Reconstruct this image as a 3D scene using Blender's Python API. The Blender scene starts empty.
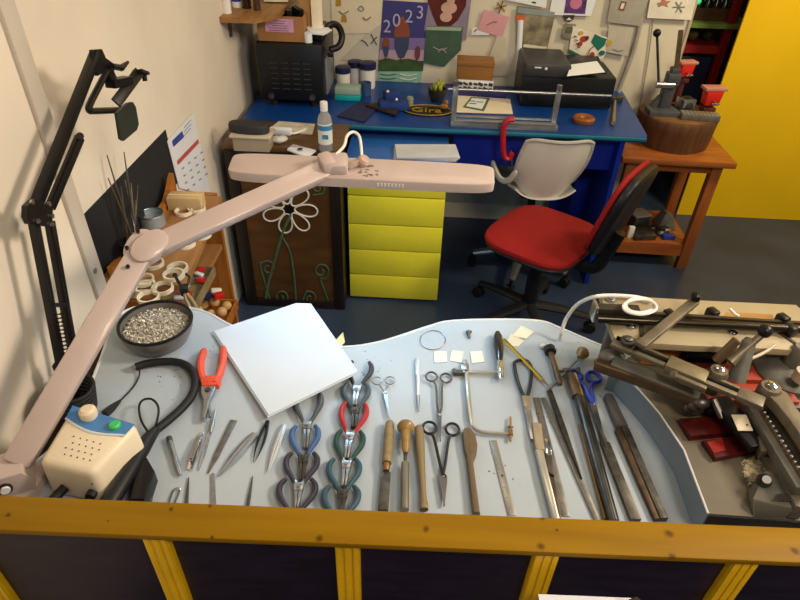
import bpy, bmesh, math, random
from mathutils import Matrix, Vector, Euler
random.seed(7)
PI = math.pi
SC = bpy.context.scene
COL = SC.collection
# ---------------------------------------------------------------- camera model
F = 601.0; CH = 1.65
UP = Vector((28., 800., 600.8)).normalized()
FW = Vector((35., 450., -601.)); FW = (FW - UP * FW.dot(UP)).normalized()
RT = FW.cross(UP)
def ray(x, y):
    c = Vector((x - 400, 300 - y, -F)); return Vector((c.dot(RT), c.dot(FW), c.dot(UP)))
def U(x, y, z=None, Y=None, X=None):
    """world point of a sight line on the plane z, Y or X"""
    r = ray(x, y)
    t = (z - CH) / r.z if z is not None else (Y / r.y if Y is not None else X / r.x)
    return Vector((r.x * t, r.y * t, CH + r.z * t))
def UD(x, y, d):
    r = ray(x, y) * (d / F); return Vector((r.x, r.y, CH + r.z))
cam = bpy.data.objects.new('camera', bpy.data.cameras.new('camera')); COL.objects.link(cam)
cam.data.sensor_width = 36; cam.data.lens = F / 800 * 36; cam.data.clip_start = .02
R = Matrix((RT, FW, UP))            # rows: world axes in camera coordinates
cam.matrix_world = Matrix.Translation((0, 0, CH)) @ R.to_4x4()
SC.camera = cam
# ---------------------------------------------------------------- materials
def lin(c):
    return tuple((v / 12.92 if v <= .04045 else ((v + .055) / 1.055) ** 2.4) for v in c)
def hx(h):
    h = h.lstrip('#'); return lin(tuple(int(h[i:i + 2], 16) / 255 for i in (0, 2, 4)))
MATS = {}
def mat(key, col, rough=.5, metal=0., var=.12, scale=14., bump=0., bscale=None, trans=0., coat=0., emit=None, stretch=None, col2=None, ior=1.45, sharp=None):
    if key in MATS: return MATS[key]
    m = bpy.data.materials.new(key); m.use_nodes = True
    nt = m.node_tree; N = nt.nodes; L = nt.links
    b = N['Principled BSDF']
    c = hx(col) if isinstance(col, str) else col
    b.inputs['Roughness'].default_value = rough; b.inputs['Metallic'].default_value = metal
    b.inputs['Transmission Weight'].default_value = trans; b.inputs['IOR'].default_value = ior
    b.inputs['Coat Weight'].default_value = coat
    tc = N.new('ShaderNodeTexCoord'); mp = N.new('ShaderNodeMapping')
    L.new(tc.outputs['Object'], mp.inputs['Vector'])
    mp.inputs['Scale'].default_value = stretch or (1, 1, 1)
    nz = N.new('ShaderNodeTexNoise'); nz.inputs['Scale'].default_value = scale; nz.inputs['Detail'].default_value = 5
    L.new(mp.outputs['Vector'], nz.inputs['Vector'])
    rp = N.new('ShaderNodeValToRGB')
    lo, hi = sharp or (.3, .7)
    rp.color_ramp.elements[0].position = lo; rp.color_ramp.elements[1].position = hi
    d = hx(col2) if col2 else tuple(v * (1 - var * 1.6) for v in c)
    e = c if col2 else tuple(min(1, v * (1 + var * .5)) for v in c)
    rp.color_ramp.elements[0].color = (*d, 1); rp.color_ramp.elements[1].color = (*e, 1)
    L.new(nz.outputs['Fac'], rp.inputs['Fac']); L.new(rp.outputs['Color'], b.inputs['Base Color'])
    if bump:
        bz = N.new('ShaderNodeTexNoise'); bz.inputs['Scale'].default_value = bscale or scale * 4
        L.new(mp.outputs['Vector'], bz.inputs['Vector'])
        bp = N.new('ShaderNodeBump'); bp.inputs['Strength'].default_value = bump; bp.inputs['Distance'].default_value = .004
        L.new(bz.outputs['Fac'], bp.inputs['Height']); L.new(bp.outputs['Normal'], b.inputs['Normal'])
    if emit:
        b.inputs['Emission Color'].default_value = (*hx(emit[0]), 1); b.inputs['Emission Strength'].default_value = emit[1]
    MATS[key] = m; return m
def wood(key, col, col2, axis=0, rough=.45, scale=5., knots=False, coat=.0):
    if key in MATS: return MATS[key]
    s = [9, 9, 9]; s[axis] = .8
    m = mat(key, col, rough, 0, scale=scale, col2=col2, stretch=tuple(s), bump=.06, coat=coat, sharp=(.25, .72))
    if knots:
        nt = m.node_tree; N = nt.nodes; L = nt.links; b = N['Principled BSDF']; b.inputs['Specular IOR Level'].default_value = .2
        tc = N['Texture Coordinate']; nz2 = N.new('ShaderNodeTexNoise'); nz2.inputs['Scale'].default_value = 120
        L.new(tc.outputs['Object'], nz2.inputs['Vector']); last = None
        for kx, ky, kr in knots:            # round knots in the timber, each at its own spot on the board
            d = N.new('ShaderNodeVectorMath'); d.operation = 'DISTANCE'; d.inputs[1].default_value = (kx, ky, .88)
            L.new(tc.outputs['Object'], d.inputs[0])
            dv_ = N.new('ShaderNodeMath'); dv_.operation = 'DIVIDE'; dv_.inputs[1].default_value = kr; L.new(d.outputs['Value'], dv_.inputs[0])
            if last is not None:
                mn = N.new('ShaderNodeMath'); mn.operation = 'MINIMUM'; L.new(last, mn.inputs[0]); L.new(dv_.outputs[0], mn.inputs[1]); last = mn.outputs[0]
            else: last = dv_.outputs[0]
        ad = N.new('ShaderNodeMath'); ad.operation = 'MULTIPLY_ADD'; ad.inputs[1].default_value = .7; L.new(nz2.outputs['Fac'], ad.inputs[0]); L.new(last, ad.inputs[2])
        r2 = N.new('ShaderNodeValToRGB'); r2.color_ramp.elements[0].position = .55; r2.color_ramp.elements[1].position = 1.0
        r2.color_ramp.elements[0].color = (.22, .13, .07, 1); r2.color_ramp.elements[1].color = (1, 1, 1, 1)
        L.new(ad.outputs[0], r2.inputs['Fac'])
        mx = N.new('ShaderNodeMixRGB'); mx.blend_type = 'MULTIPLY'; mx.inputs[0].default_value = .8
        src = b.inputs['Base Color'].links[0].from_socket
        L.new(src, mx.inputs[1]); L.new(r2.outputs['Color'], mx.inputs[2]); L.new(mx.outputs[0], b.inputs['Base Color'])
    return m
# ---------------------------------------------------------------- mesh builder
class B:
    def __init__(s): s.bm = bmesh.new()
    def _xf(s, vs, M):
        if M is not None:
            for v in vs: v.co = M @ v.co
    def box(s, c, d, rot=None, bev=0., seg=2):
        r = bmesh.ops.create_cube(s.bm, size=1)
        vs = r['verts']
        for v in vs: v.co = Vector((v.co.x * d[0], v.co.y * d[1], v.co.z * d[2]))
        if bev:
            es = list({e for v in vs for e in v.link_edges})
            rb = bmesh.ops.bevel(s.bm, geom=es, offset=bev, segments=seg, affect='EDGES', profile=.5)
            vs = list({v for f in rb['faces'] for v in f.verts} | {v for v in vs if v.is_valid})
        M = Matrix.Translation(c)
        if rot is not None: M = M @ (rot.to_4x4() if isinstance(rot, Matrix) else Euler(rot).to_matrix().to_4x4())
        s._xf(vs, M); return s
    def hexa(s, p, bev=0., seg=2):
        """8 points: bottom 4 then top 4, same order"""
        vs = [s.bm.verts.new(q) for q in p]
        fs = [(3, 2, 1, 0), (4, 5, 6, 7), (0, 1, 5, 4), (1, 2, 6, 5), (2, 3, 7, 6), (3, 0, 4, 7)]
        ff = [s.bm.faces.new([vs[i] for i in f]) for f in fs]
        bmesh.ops.recalc_face_normals(s.bm, faces=ff)
        if bev:
            es = list({e for v in vs for e in v.link_edges})
            bmesh.ops.bevel(s.bm, geom=es, offset=bev, segments=seg, affect='EDGES', profile=.5)
        return s
    def prism(s, pts, z0, z1, M=None, bev=0.):
        """2-d outline extruded from z0 to z1 (in the frame M)"""
        n = len(pts)
        a = [s.bm.verts.new((p[0], p[1], z0)) for p in pts]; b = [s.bm.verts.new((p[0], p[1], z1)) for p in pts]
        ff = [s.bm.faces.new(a[::-1]), s.bm.faces.new(b)]
        for i in range(n):
            j = (i + 1) % n; ff.append(s.bm.faces.new((a[i], a[j], b[j], b[i])))
        bmesh.ops.recalc_face_normals(s.bm, faces=ff)
        vs = a + b
        if bev:
            es = list(ff[1].edges)
            rb = bmesh.ops.bevel(s.bm, geom=es, offset=bev, segments=2, affect='EDGES', profile=.5)
            vs = list({v for f in rb['faces'] for v in f.verts} | {v for v in vs if v.is_valid})
        s._xf(vs, M); return s
    def tube(s, pts, r, n=10, closed=False, flat=1., up=None):
        pts = [Vector(p) for p in pts]; k = len(pts)
        rs = r if isinstance(r, (list, tuple)) else [r] * k
        rings = []; prev = None
        for i, p in enumerate(pts):
            if closed: t = pts[(i + 1) % k] - pts[i - 1]
            else: t = pts[min(i + 1, k - 1)] - pts[max(i - 1, 0)]
            t.normalize()
            if prev is None:
                a = Vector(up) if up else (Vector((0, 0, 1)) if abs(t.z) < .9 else Vector((1, 0, 0)))
            else: a = prev
            u = (a - t * a.dot(t)); u.normalize(); w = t.cross(u); prev = u
            rings.append([s.bm.verts.new(p + (u * math.cos(2 * PI * j / n) * flat + w * math.sin(2 * PI * j / n)) * rs[i]) for j in range(n)])
        m = k if closed else k - 1
        for i in range(m):
            A, C = rings[i], rings[(i + 1) % k]
            for j in range(n): s.bm.faces.new((A[j], A[(j + 1) % n], C[(j + 1) % n], C[j]))
        if not closed:
            s.bm.faces.new(rings[0][::-1]); s.bm.faces.new(rings[-1])
        return s
    def lathe(s, prof, M=None, n=24):
        """(r, z) outline spun about z; ends on the axis where r = 0"""
        rings = []; allv = []
        for r, z in prof:
            if r < 1e-6: ring = [s.bm.verts.new((0, 0, z))]
            else: ring = [s.bm.verts.new((r * math.cos(2 * PI * j / n), r * math.sin(2 * PI * j / n), z)) for j in range(n)]
            rings.append(ring); allv += ring
        ff = []
        for A, C in zip(rings, rings[1:]):
            if len(A) == 1 and len(C) == 1: continue
            for j in range(n):
                k = (j + 1) % n
                if len(A) == 1: ff.append(s.bm.faces.new((A[0], C[k], C[j])))
                elif len(C) == 1: ff.append(s.bm.faces.new((A[j], A[k], C[0])))
                else: ff.append(s.bm.faces.new((A[j], A[k], C[k], C[j])))
        for ring, fl in ((rings[0], 1), (rings[-1], 0)):
            if len(ring) > 1 and fl is not None:
                if not (prof[0] == prof[-1]): ff.append(s.bm.faces.new(ring[::-1] if fl else ring))
        bmesh.ops.recalc_face_normals(s.bm, faces=ff)
        s._xf(allv, M); return s
    def cyl(s, p0, p1, r, n=16, r2=None):
        p0, p1 = Vector(p0), Vector(p1)
        return s.tube([p0, p1], [r, r if r2 is None else r2], n)
    def bar(s, p0, p1, w, h, up=(0, 0, 1), bev=0., ext=0.):
        p0, p1 = Vector(p0), Vector(p1); t = (p1 - p0); l = t.length; t.normalize()
        u = Vector(up); u = (u - t * u.dot(t)).normalized(); x = t.cross(u)
        rot = Matrix((x, t, u)).transposed()
        return s.box((p0 + p1) / 2, (w, l + ext * 2, h), rot, bev)
    def ball(s, c, r, n=16, M=None):
        if not isinstance(r, (tuple, list)): r = (r, r, r)
        q = bmesh.ops.create_uvsphere(s.bm, u_segments=n, v_segments=max(6, n // 2), radius=1)
        for v in q['verts']:
            v.co = Vector((v.co.x * r[0], v.co.y * r[1], v.co.z * r[2]))
            if M is not None: v.co = M @ v.co
            v.co += Vector(c)
        return s
    def ring(s, c, R_, r, n=24, m=8, ax=(0, 0, 1), sq=1.):
        ax = Vector(ax).normalized(); a = ax.orthogonal().normalized(); b = ax.cross(a)
        return s.tube([Vector(c) + a * math.cos(2 * PI * i / n) * R_ + b * math.sin(2 * PI * i / n) * R_ for i in range(n)], r, m, True, flat=sq, up=ax)
    def quad(s, p, th=.0006):
        """thin sheet through four points (or a polygon), thickened along its normal"""
        p = [Vector(q) for q in p]; nrm = (p[1] - p[0]).cross(p[2] - p[0]).normalized()
        a = [s.bm.verts.new(q) for q in p]; b = [s.bm.verts.new(q + nrm * th) for q in p]
        ff = [s.bm.faces.new(a[::-1]), s.bm.faces.new(b)]
        for i in range(len(p)):
            j = (i + 1) % len(p); ff.append(s.bm.faces.new((a[i], a[j], b[j], b[i])))
        bmesh.ops.recalc_face_normals(s.bm, faces=ff); return s
WM = {}
def link(o, label=None, cat=None, group=None, kind=None):
    COL.objects.link(o)
    return tag(o, label, cat, group, kind)
def tag(o, label=None, cat=None, group=None, kind=None):
    for k, v in (('label', label), ('category', cat), ('group', group), ('kind', kind)):
        if v: o[k] = v
    return o
def obj(name, b, m, parent=None, label=None, cat=None, group=None, kind=None, local=False, sharp=35, origin=None):
    bm = b.bm
    me = bpy.data.meshes.new(name)
    o = bpy.data.objects.new(name, me)
    if parent is not None:
        o.parent = parent; W = WM[parent.name]
        if not local: bm.transform(W.inverted())
        WM[o.name] = W.copy()
    elif not local:
        xs = [v.co for v in bm.verts]
        lo = Vector([min(v[i] for v in xs) for i in range(3)]); hi = Vector([max(v[i] for v in xs) for i in range(3)])
        og = Vector(origin) if origin else Vector(((lo.x + hi.x) / 2, (lo.y + hi.y) / 2, lo.z))
        bm.transform(Matrix.Translation(-og)); o.location = og; WM[o.name] = Matrix.Translation(og)
    else: WM[o.name] = Matrix.Identity(4)
    bm.normal_update(); bm.to_mesh(me); bm.free()
    me.polygons.foreach_set('use_smooth', [True] * len(me.polygons)); me.set_sharp_from_angle(angle=math.radians(sharp))
    me.materials.append(m)
    return link(o, label, cat, group, kind)
def thing(name, label, cat, loc, rz=0., group=None):
    o = bpy.data.objects.new(name, None); o.empty_display_size = .05
    o.location = loc; o.rotation_euler = (0, 0, rz)
    WM[o.name] = Matrix.Translation(loc) @ Matrix.Rotation(rz, 4, 'Z')
    return link(o, label, cat, group)
def kids(o): return [c for c in bpy.data.objects if c.parent == o]
def dup(root, loc, rz, label, group=None):
    r = root.copy(); COL.objects.link(r); r.location = loc; r.rotation_euler = (0, 0, rz)
    r['label'] = label
    if group: r['group'] = group
    for ch in kids(root):
        c = ch.copy(); COL.objects.link(c); c.parent = r
        for g in kids(ch):
            d = g.copy(); COL.objects.link(d); d.parent = c
    WM[r.name] = Matrix.Translation(loc) @ Matrix.Rotation(rz, 4, 'Z')
    return r
BZ = .78     # bench top
def ontool(name, label, cat, a, b, z=BZ, group=None):
    """a thing lying on the bench: local +y runs from sight line a to sight line b; returns it and its length"""
    p, q = U(*a, z=z), U(*b, z=z); d = q - p
    return thing(name, label, cat, p, math.atan2(d.y, d.x) - PI / 2, group), d.length
def bez(pts, n=10):
    """smooth curve through points (Catmull-Rom)"""
    p = [Vector(q) for q in pts]; p = [p[0] * 2 - p[1]] + p + [p[-1] * 2 - p[-2]]; out = []
    for i in range(1, len(p) - 2):
        for k in range(n):
            t = k / n
            out.append(.5 * (2 * p[i] + (p[i + 1] - p[i - 1]) * t + (2 * p[i - 1] - 5 * p[i] + 4 * p[i + 1] - p[i + 2]) * t * t + (3 * p[i] - p[i - 1] - 3 * p[i + 1] + p[i + 2]) * t ** 3))
    out.append(p[-2]); return out
def text_mesh(body, size, M, th=.0008):
    cu = bpy.data.curves.new('lettering', 'FONT'); cu.body = body; cu.size = size; cu.extrude = th; cu.align_x = 'CENTER'; cu.align_y = 'CENTER'
    o = bpy.data.objects.new('lettering', cu); COL.objects.link(o)
    bpy.context.view_layer.update()
    me = bpy.data.meshes.new_from_object(o.evaluated_get(bpy.context.evaluated_depsgraph_get()))
    bpy.data.objects.remove(o); b = B(); b.bm.from_mesh(me); b.bm.transform(M); bpy.data.meshes.remove(me); return b
WALLX = -.78; WALLY = 3.0; DZ = .74
# ---------------------------------------------------------------- palette
steel = mat('brushed_steel', '#b9bcc0', .32, 1., .15, 60)
chrome = mat('chrome', '#d8dadd', .15, 1., .05, 20)
dsteel = mat('dark_steel', '#6d6a66', .42, .9, .25, 40, bump=.05)
bronze = mat('worn_grey_bronze', '#766d5c', .45, .45, .25, 30, bump=.08)
castgrey = mat('cast_grey', '#75736b', .55, .4, .2, 30, bump=.1)
darkbronze = mat('dark_brown_metal', '#6a5641', .4, .5, .25, 25, bump=.05)
black = mat('black_plastic', '#15151a', .42, 0, .2, 30)
blackm = mat('black_metal', '#1b1a1c', .35, .3, .2, 30)
rubber = mat('black_rubber', '#121214', .6, 0, .2, 40)
wht = mat('white_plastic', '#e9e7e2', .4, 0, .04, 10)
paper = mat('white_paper', '#e6ebf2', .8, 0, .02, 8)
paperw = mat('cream_paper', '#e6dcc4', .85, 0, .05, 8)
cream = mat('cream_plastic', '#e3d6b8', .4, 0, .05, 8)
pink_lamp = mat('dusty_pink_enamel', '#c0afa9', .38, 0, .05, 12, coat=.2)
red = mat('red_paint', '#c8241c', .4, 0, .1, 20)
blue = mat('blue_plastic', '#1d3fa8', .35, 0, .1, 20)
navy = mat('navy_plastic', '#1c1f4c', .4, 0, .1, 20)
teal = mat('teal_plastic', '#1f8f90', .4, 0, .1, 20)
handlewood = wood('turned_wood', '#94845f', '#75623f', 2, .45, 6)
olivewood = wood('honey_wood', '#a38650', '#7c5f30', 2, .35, 6, coat=.3)
oak = wood('golden_oak', '#b3712c', '#8c5017', 0, .4, 4)
oakz = wood('golden_oak_upright', '#b3712c', '#8c5017', 2, .4, 4)
ink = mat('dark_ink', '#3a3530', .8)
gold = mat('gold_leaf', '#d7b24a', .35, .6, .1, 20)
glass = mat('clear_plastic', '#f2f5f6', .08, 0, .0, 5, trans=.92)
# ---------------------------------------------------------------- the room
def setting(name, b, m, label=None):
    return obj(name, b, m, kind='structure', label=label)
fl = mat('floor_vinyl', '#34425a', .3, 0, .22, 3, bump=.03, bscale=60)
setting('floor', B().box((.4, 2., -.02), (5, 5.4, .04)), fl)
wl = mat('plaster_warm_white', '#e3d9c9', .8, 0, .05, 4, bump=.15, bscale=9)
setting('wall_left', B().box((WALLX - .05, 1.65, 1.3), (.1, 5.0, 2.6)), wl)
wb = mat('whiteboard_panel', '#d9d2bf', .6, 0, .06, 3)
setting('wall_back', B().box(((WALLX + 1.19) / 2, WALLY + .04, 1.3), (1.19 - WALLX, .08, 2.6)), wb)
yl = mat('yellow_wall_paint', '#eec203', .55, 0, .05, 3)
setting('wall_right', B().box(((1.505 + 3.0) / 2, 3.165, 1.3), (1.495, .012, 2.6)), yl)
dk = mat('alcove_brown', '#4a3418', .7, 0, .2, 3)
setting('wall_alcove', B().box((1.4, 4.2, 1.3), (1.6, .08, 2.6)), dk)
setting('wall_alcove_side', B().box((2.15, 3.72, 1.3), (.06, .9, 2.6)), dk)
tr = mat('grey_trunking', '#c4bcb0', .55, 0, .05, 6)
setting('wall_pier', B().box((-.78, .1, 1.3), (.13, 2.0, 2.6)), wl)
PX = -.715
b = B(); b.box((PX + .004, 1.078, 1.25), (.012, .044, 2.5), bev=.003)
t1 = setting('trim_1', b, tr)
b = B(); b.cyl((PX + .010, 1.07, .885), (PX + .013, 1.07, .885), .006, 12); obj('screw', b, steel, t1)
b = B(); b.box((1.195, WALLY - .004, 1.3), (.012, .012, 2.6)); setting('trim_2', b, mat('panel_edge', '#b9ae97', .6))
# grey wall below the blue desk
setting('baseboard_back', B().box((.1, WALLY - .006, .39), (1.75, .012, .58)), mat('grey_board', '#a5a5a0', .6, 0, .15, 5))
# ---------------------------------------------------------------- parapet in front of the bench
KN = []
for a_, r_ in (((171, 509), .006), ((210, 506), .007), ((320, 538), .012), ((212, 537), .005), ((426, 529), .010), ((542, 518), .008), ((557, 530), .005), ((541, 546), .012), ((669, 534), .012), ((672, 556), .010), ((795, 551), .012), ((108, 521), .004), ((8, 515), .008), ((480, 512), .004)):
    q = U(*a_, z=.88); KN.append((q.x, q.y - .47, r_))
capw = wood('yellow_varnished_pine', '#9a7408', '#825e02', 0, .55, 3.2, knots=KN, coat=0)
yp = mat('yellow_gloss_paint', '#fac80c', .4, 0, .12, 10, coat=.2)
purple = mat('dark_purple_stain', '#2a1d34', .4, 0, .35, 6, stretch=(2, 1, 9))
cnt = thing('counter_front', 'low counter front with a yellow pine cap board over dark purple panels and yellow posts', 'counter', (0, .47, 0))
def capx(x): return .4875 + .019 * x          # centre line of the board
ang = math.atan(.019)
L0, L1 = -.71, 1.15
b = B(); b.box(((L0 + L1) / 2, capx((L0 + L1) / 2), .874), (L1 - L0, .055, .012), (0, 0, ang), bev=.003); obj('cap_board', b, capw, cnt)
py = lambda x: capx(x) - .010
sx = []
for a in ((2, 600), (178, 600), (349.5, 600), (533, 600), (721, 600)):
    p = U(*a, Y=.462); p = U(*a, Y=capx(p.x) - .018); sx.append(p.x)
for x in sx:
    b = B(); y = capx(x)
    b.box((x, y - .012, .433), (.036, .012, .866), (0, 0, ang), bev=.002)
    for d in (-.0125, 0, .0125): b.box((x + d, y - .0188, .433), (.008, .003, .866), (0, 0, ang), bev=.001)
    obj('post', b, yp, cnt)
ss = sorted(sx); ed = [L0] + ss + [L1]
for i in range(len(ed) - 1):
    x0, x1 = ed[i], ed[i + 1]; xm = (x0 + x1) / 2
    b = B(); b.box((xm, capx(xm), .433), (x1 - x0 - .002, .016, .866), (0, 0, ang)); obj('panel', b, purple, cnt)
# leaflet ledge on the counter front, lower right
b = B(); q = [U(528, 595, z=.60), U(640, 599, z=.60)]
b = B(); c = U(590, 597, Y=.425)
b.box((c.x, .412, c.z - .022), (.13, .05, .002), (0, 0, ang)); obj('leaflet', b, paper, label='white sheet lying flat against the purple counter front below the yellow cap', cat='paper')
b = B(); c = U(638, 592, Y=.425)
b.prism([(-.013, 0), (.013, 0), (0, .014)], -.008, .008, Matrix.Translation((c.x, .415, c.z - .022)) @ Matrix.Rotation(PI / 2, 4, 'X'))
obj('display_stand', b, dsteel, label='small grey triangular stand on the white sheet by the counter front', cat='stand')
b = B(); c = U(600, 604, Y=.42); b.box((c.x + .03, .418, c.z - .038), (.14, .04, .012), (0, 0, ang)); obj('counter_ledge', b, purple, cnt)
# ---------------------------------------------------------------- the bench
benchm = mat('pale_blue_grey_laminate', '#aebac4', .38, 0, .08, 5, bump=.02, bscale=80)
rimm = mat('pale_rim', '#d9dcdf', .4, 0, .05, 8)
wbn = thing('workbench', 'pale blue grey workbench with a wavy far edge covered in hand tools', 'workbench', (0, .8, 0))
edge = [(70, 432), (85, 398), (101, 358), (118, 316), (150, 305), (190, 308), (210, 314), (230, 325), (262, 336), (300, 344), (345, 347), (375, 343), (400, 336), (430, 326), (452, 321), (500, 319.5), (540, 321), (560, 328), (600, 345), (625, 352), (660, 366)]
far = [U(*a, z=BZ) for a in edge]
far = bez([Vector((-.70, .50, BZ))] + far, 4)
far = [p for p in far] + [Vector((.75, .98, BZ)), Vector((1.1, .98, BZ))]
out = [(p.x, p.y) for p in far] + [(1.1, .542), (-.7, .506)]
b = B(); b.prism(out, BZ - .03, BZ); obj('top', b, benchm, wbn)
b = B(); rim = [Vector((p.x, p.y, BZ - .001)) for p in far]
b.tube(rim, .0035, 8); obj('rim', b, rimm, wbn)
for x, y in ((-.6, .56), (-.5, .93), (.9, .56), (.95, .9)):
    b = B(); b.box((x, y, (BZ - .03) / 2), (.05, .05, BZ - .03)); obj('leg', b, oakz, wbn)
# rails between bench and left wall
b = B(); b.box((-.69, .80, .742), (.04, .52, .045), bev=.004); obj('side_rail', b, wood('old_brown_wood', '#7a664e', '#56432f', 1), wbn)
# ---------------------------------------------------------------- blue desk along the back wall
dblue = mat('blue_desk_paint', '#0d3f8a', .32, 0, .1, 6)
dk2 = mat('deep_blue_board', '#062596', .45, 0, .12, 5)
tealedge = mat('teal_edge', '#176f84', .4, 0, .1, 10)
desk = thing('desk', 'long blue desk along the back wall with a teal front edge', 'desk', (.1, 2.7, 0))
fr = U(646, 137, z=DZ).x; bk = U(619, 92, z=DZ).x
b = B(); b.prism([(-.74, 2.392), (fr, 2.392), (fr + .01, 2.42), (bk + .02, 2.985), (-.74, 2.985)], DZ - .022, DZ); obj('top', b, dblue, desk)
b = B(); b.box(((fr - .74) / 2, 2.386, DZ - .007), (fr + .74, .012, .014), bev=.003); obj('edge_strip', b, tealedge, desk)
b = B(); b.box((.49, 2.47, DZ - .10), (.70, .02, .155)); b.box((-.30, 2.47, DZ - .036), (.88, .02, .026)); obj('apron', b, dk2, desk)
b = B(); b.box((.83, 2.55, .36), (.02, .3, .72)); b.box((.80, 2.69, .36), (.1, .02, .72)); obj('side_panel', b, dk2, desk)
b = B(); b.box((-.70, 2.7, .36), (.03, .5, .72)); obj('side_panel', b, dk2, desk)
b = B(); b.box((.76, 2.88, .40), (.13, .016, .62)); obj('modesty_panel', b, dk2, desk)
# yellow drawer unit
limey = mat('lime_yellow_front', '#eae23a', .42, 0, .05, 6)
dgap = mat('blue_carcass', '#1a3f7d', .45, 0, .1, 6)
x0, x1 = -.283, .112; yf = 2.19
dr = thing('drawer_unit', 'yellow fronted five drawer pedestal with a blue top and sides under the blue desk', 'drawer unit', ((x0 + x1) / 2, 2.4, 0))
b = B(); b.box(((x0 + x1) / 2, yf + .235, .33), (x1 - x0, .43, .655)); obj('carcass', b, dgap, dr)
b = B(); b.box(((x0 + x1) / 2, yf + .225, .672), (x1 - x0 + .012, .46, .022), bev=.003); obj('top', b, mat('mid_blue_top', '#2a63b0', .35, 0, .08, 6), dr)
zs = [.655] + [U(398, y, Y=yf).z for y in (197.5, 226, 251.5, 276.5, 299)]
for za, zb in zip(zs, zs[1:]):
    b = B(); b.box(((x0 + x1) / 2, yf + .009, (za + zb) / 2), (x1 - x0, .018, za - zb - .006), bev=.002); obj('drawer', b, limey, dr)
for x in (x0 + .04, x1 - .04): 
    b = B(); b.cyl((x, yf + .1, .004), (x, yf + .1, .012), .02); obj('foot', b, black, dr)
c = U(416, 156, z=.684)
b = B()
for k in range(3): b.box((.02 + k * .004, 2.262 - k * .004, .6855 + k * .006), (.245, .13, .0055), (0, 0, .03 + k * .04))
obj('paper_stack', b, mat('grey_paper', '#c8ccd6', .75, 0, .1, 10), label='small stack of white paper sheets on top of the yellow drawer unit', cat='paper')
# ---------------------------------------------------------------- flower cabinet
cbx = mat('brown_stained_front', '#5e3f1c', .42, 0, .3, 5, stretch=(1, 1, 4))
cbf = mat('dark_frame', '#1d1410', .45, 0, .2, 8)
cab = thing('cabinet', 'brown cabinet with a dark frame and a white flower painted on its door', 'cabinet', (-.51, 2.25, 0))
cx0, cx1, cy = -.735, -.298, 2.11; cz = .738
b = B(); b.box(((cx0 + cx1) / 2, cy + .14, cz / 2), (cx1 - cx0, .24, cz - .02)); obj('body', b, cbf, cab)
b = B(); b.box(((cx0 + cx1) / 2, cy + .131, cz), (cx1 - cx0 + .02, .262, .022), bev=.004); obj('top', b, wood('worn_brown_top', '#6a4c2e', '#4b3520', 0, .35), cab)
door = B(); door.box(((cx0 + cx1) / 2, cy + .012, .365), (cx1 - cx0 - .09, .02, .68)); do = obj('door', door, cbx, cab)
b = B()
for x in (cx0 + .022, cx1 - .022): b.box((x, cy + .006, .365), (.044, .03, .73), bev=.003)
for z in (.02, .708): b.box(((cx0 + cx1) / 2, cy + .006, z), (cx1 - cx0 - .09, .028, .04), bev=.003)
obj('frame', b, cbf, cab)
fy = cy - .0005
fc = U(289, 209, Y=fy)
wp = mat('white_paint', '#e3e0d5', .6); gp = mat('green_paint', '#4d6b52', .6, 0, .2, 20); bp_ = mat('black_paint', '#0c0c0c', .4)
b = B()
for k in range(7):
    a = PI / 2 + .18 + k * 2 * PI / 7
    pts = []
    for i in range(24):
        t = 2 * PI * i / 24; rr = .068 + .046 * math.cos(t); w = .026 * math.sin(t) * (1 + .25 * math.cos(t))
        pts.append((fc.x + rr * math.cos(a) - w * math.sin(a), fy, fc.z + rr * math.sin(a) + w * math.cos(a)))
    b.tube(pts, .0036, 6, True)
obj('flower_petals', b, wp, do, label='white painted petals')
b = B(); b.lathe([(0, 0), (.022, .0), (.022, .004), (0, .005)], Matrix.Translation((fc.x, fy + .002, fc.z)) @ Matrix.Rotation(PI / 2, 4, 'X')); obj('flower_eye', b, bp_, do, label='black painted eye of the flower')
b = B()
def vine(px, r=.004): b.tube(bez([tuple(U(x, y, Y=fy)) for x, y in px], 6), r, 6)
vine([(291, 214), (283, 232), (276, 256), (268, 285), (265, 306)], .006)
vine([(283, 238), (290, 252), (294, 275), (296, 300)])
def spiral(cxp, cyp, r0, turns, tail, s=1):
    pts = []
    for i in range(22):
        t = i / 21; a = s * 2 * PI * turns * t - PI * .3; r = r0 * (.2 + .8 * t); pts.append((cxp + r * math.cos(a), cyp + r * math.sin(a)))
    pts.append(tail); vine(pts, .0035)
spiral(321, 271, 9, 1.4, (328, 300)); spiral(268, 268, 8, 1.3, (270, 300), -1); spiral(318, 188, 7, 1.3, (313, 195), 1); spiral(281, 297, 7, 1.2, (290, 306)); spiral(310, 298, 7, 1.2, (300, 308), -1)
obj('vine', b, gp, do, label='dull green painted stem and spirals')
# ---------------------------------------------------------------- things on the flower cabinet
TZ = .749
def onz(x, y, z=TZ): return U(x, y, z=z)
c = onz(262, 150)
b = B(); fb = U(252, 151, z=TZ) + Vector((0, .035, 0))
t = thing('food_box', 'translucent plastic box beneath the dark oval case, on the brown cabinet by the left wall', 'box', fb)
b = B(); b.prism([(-.065, -.04), (.065, -.04), (.065, .04), (-.065, .04)], 0, .05, bev=.006); obj('tub', b, mat('milky_plastic', '#a39680', .35, 0, .1, 10), t, local=True)
b = B(); b.box((0, 0, .054), (.15, .095, .010), bev=.004); obj('lid', b, mat('milky_lid', '#c8bca6', .35, 0, .05, 10), t, local=True)
b = B(); b.prism([(.075 * math.cos(i * PI / 12) * (1 if True else 1), .036 * math.copysign(abs(math.sin(i * PI / 12)) ** .7, math.sin(i * PI / 12))) for i in range(24)], 0, .032, Matrix.Translation(fb + Vector((-.012, .005, .0595))) @ Matrix.Rotation(-.1, 4, 'Z'), bev=.008)
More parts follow.
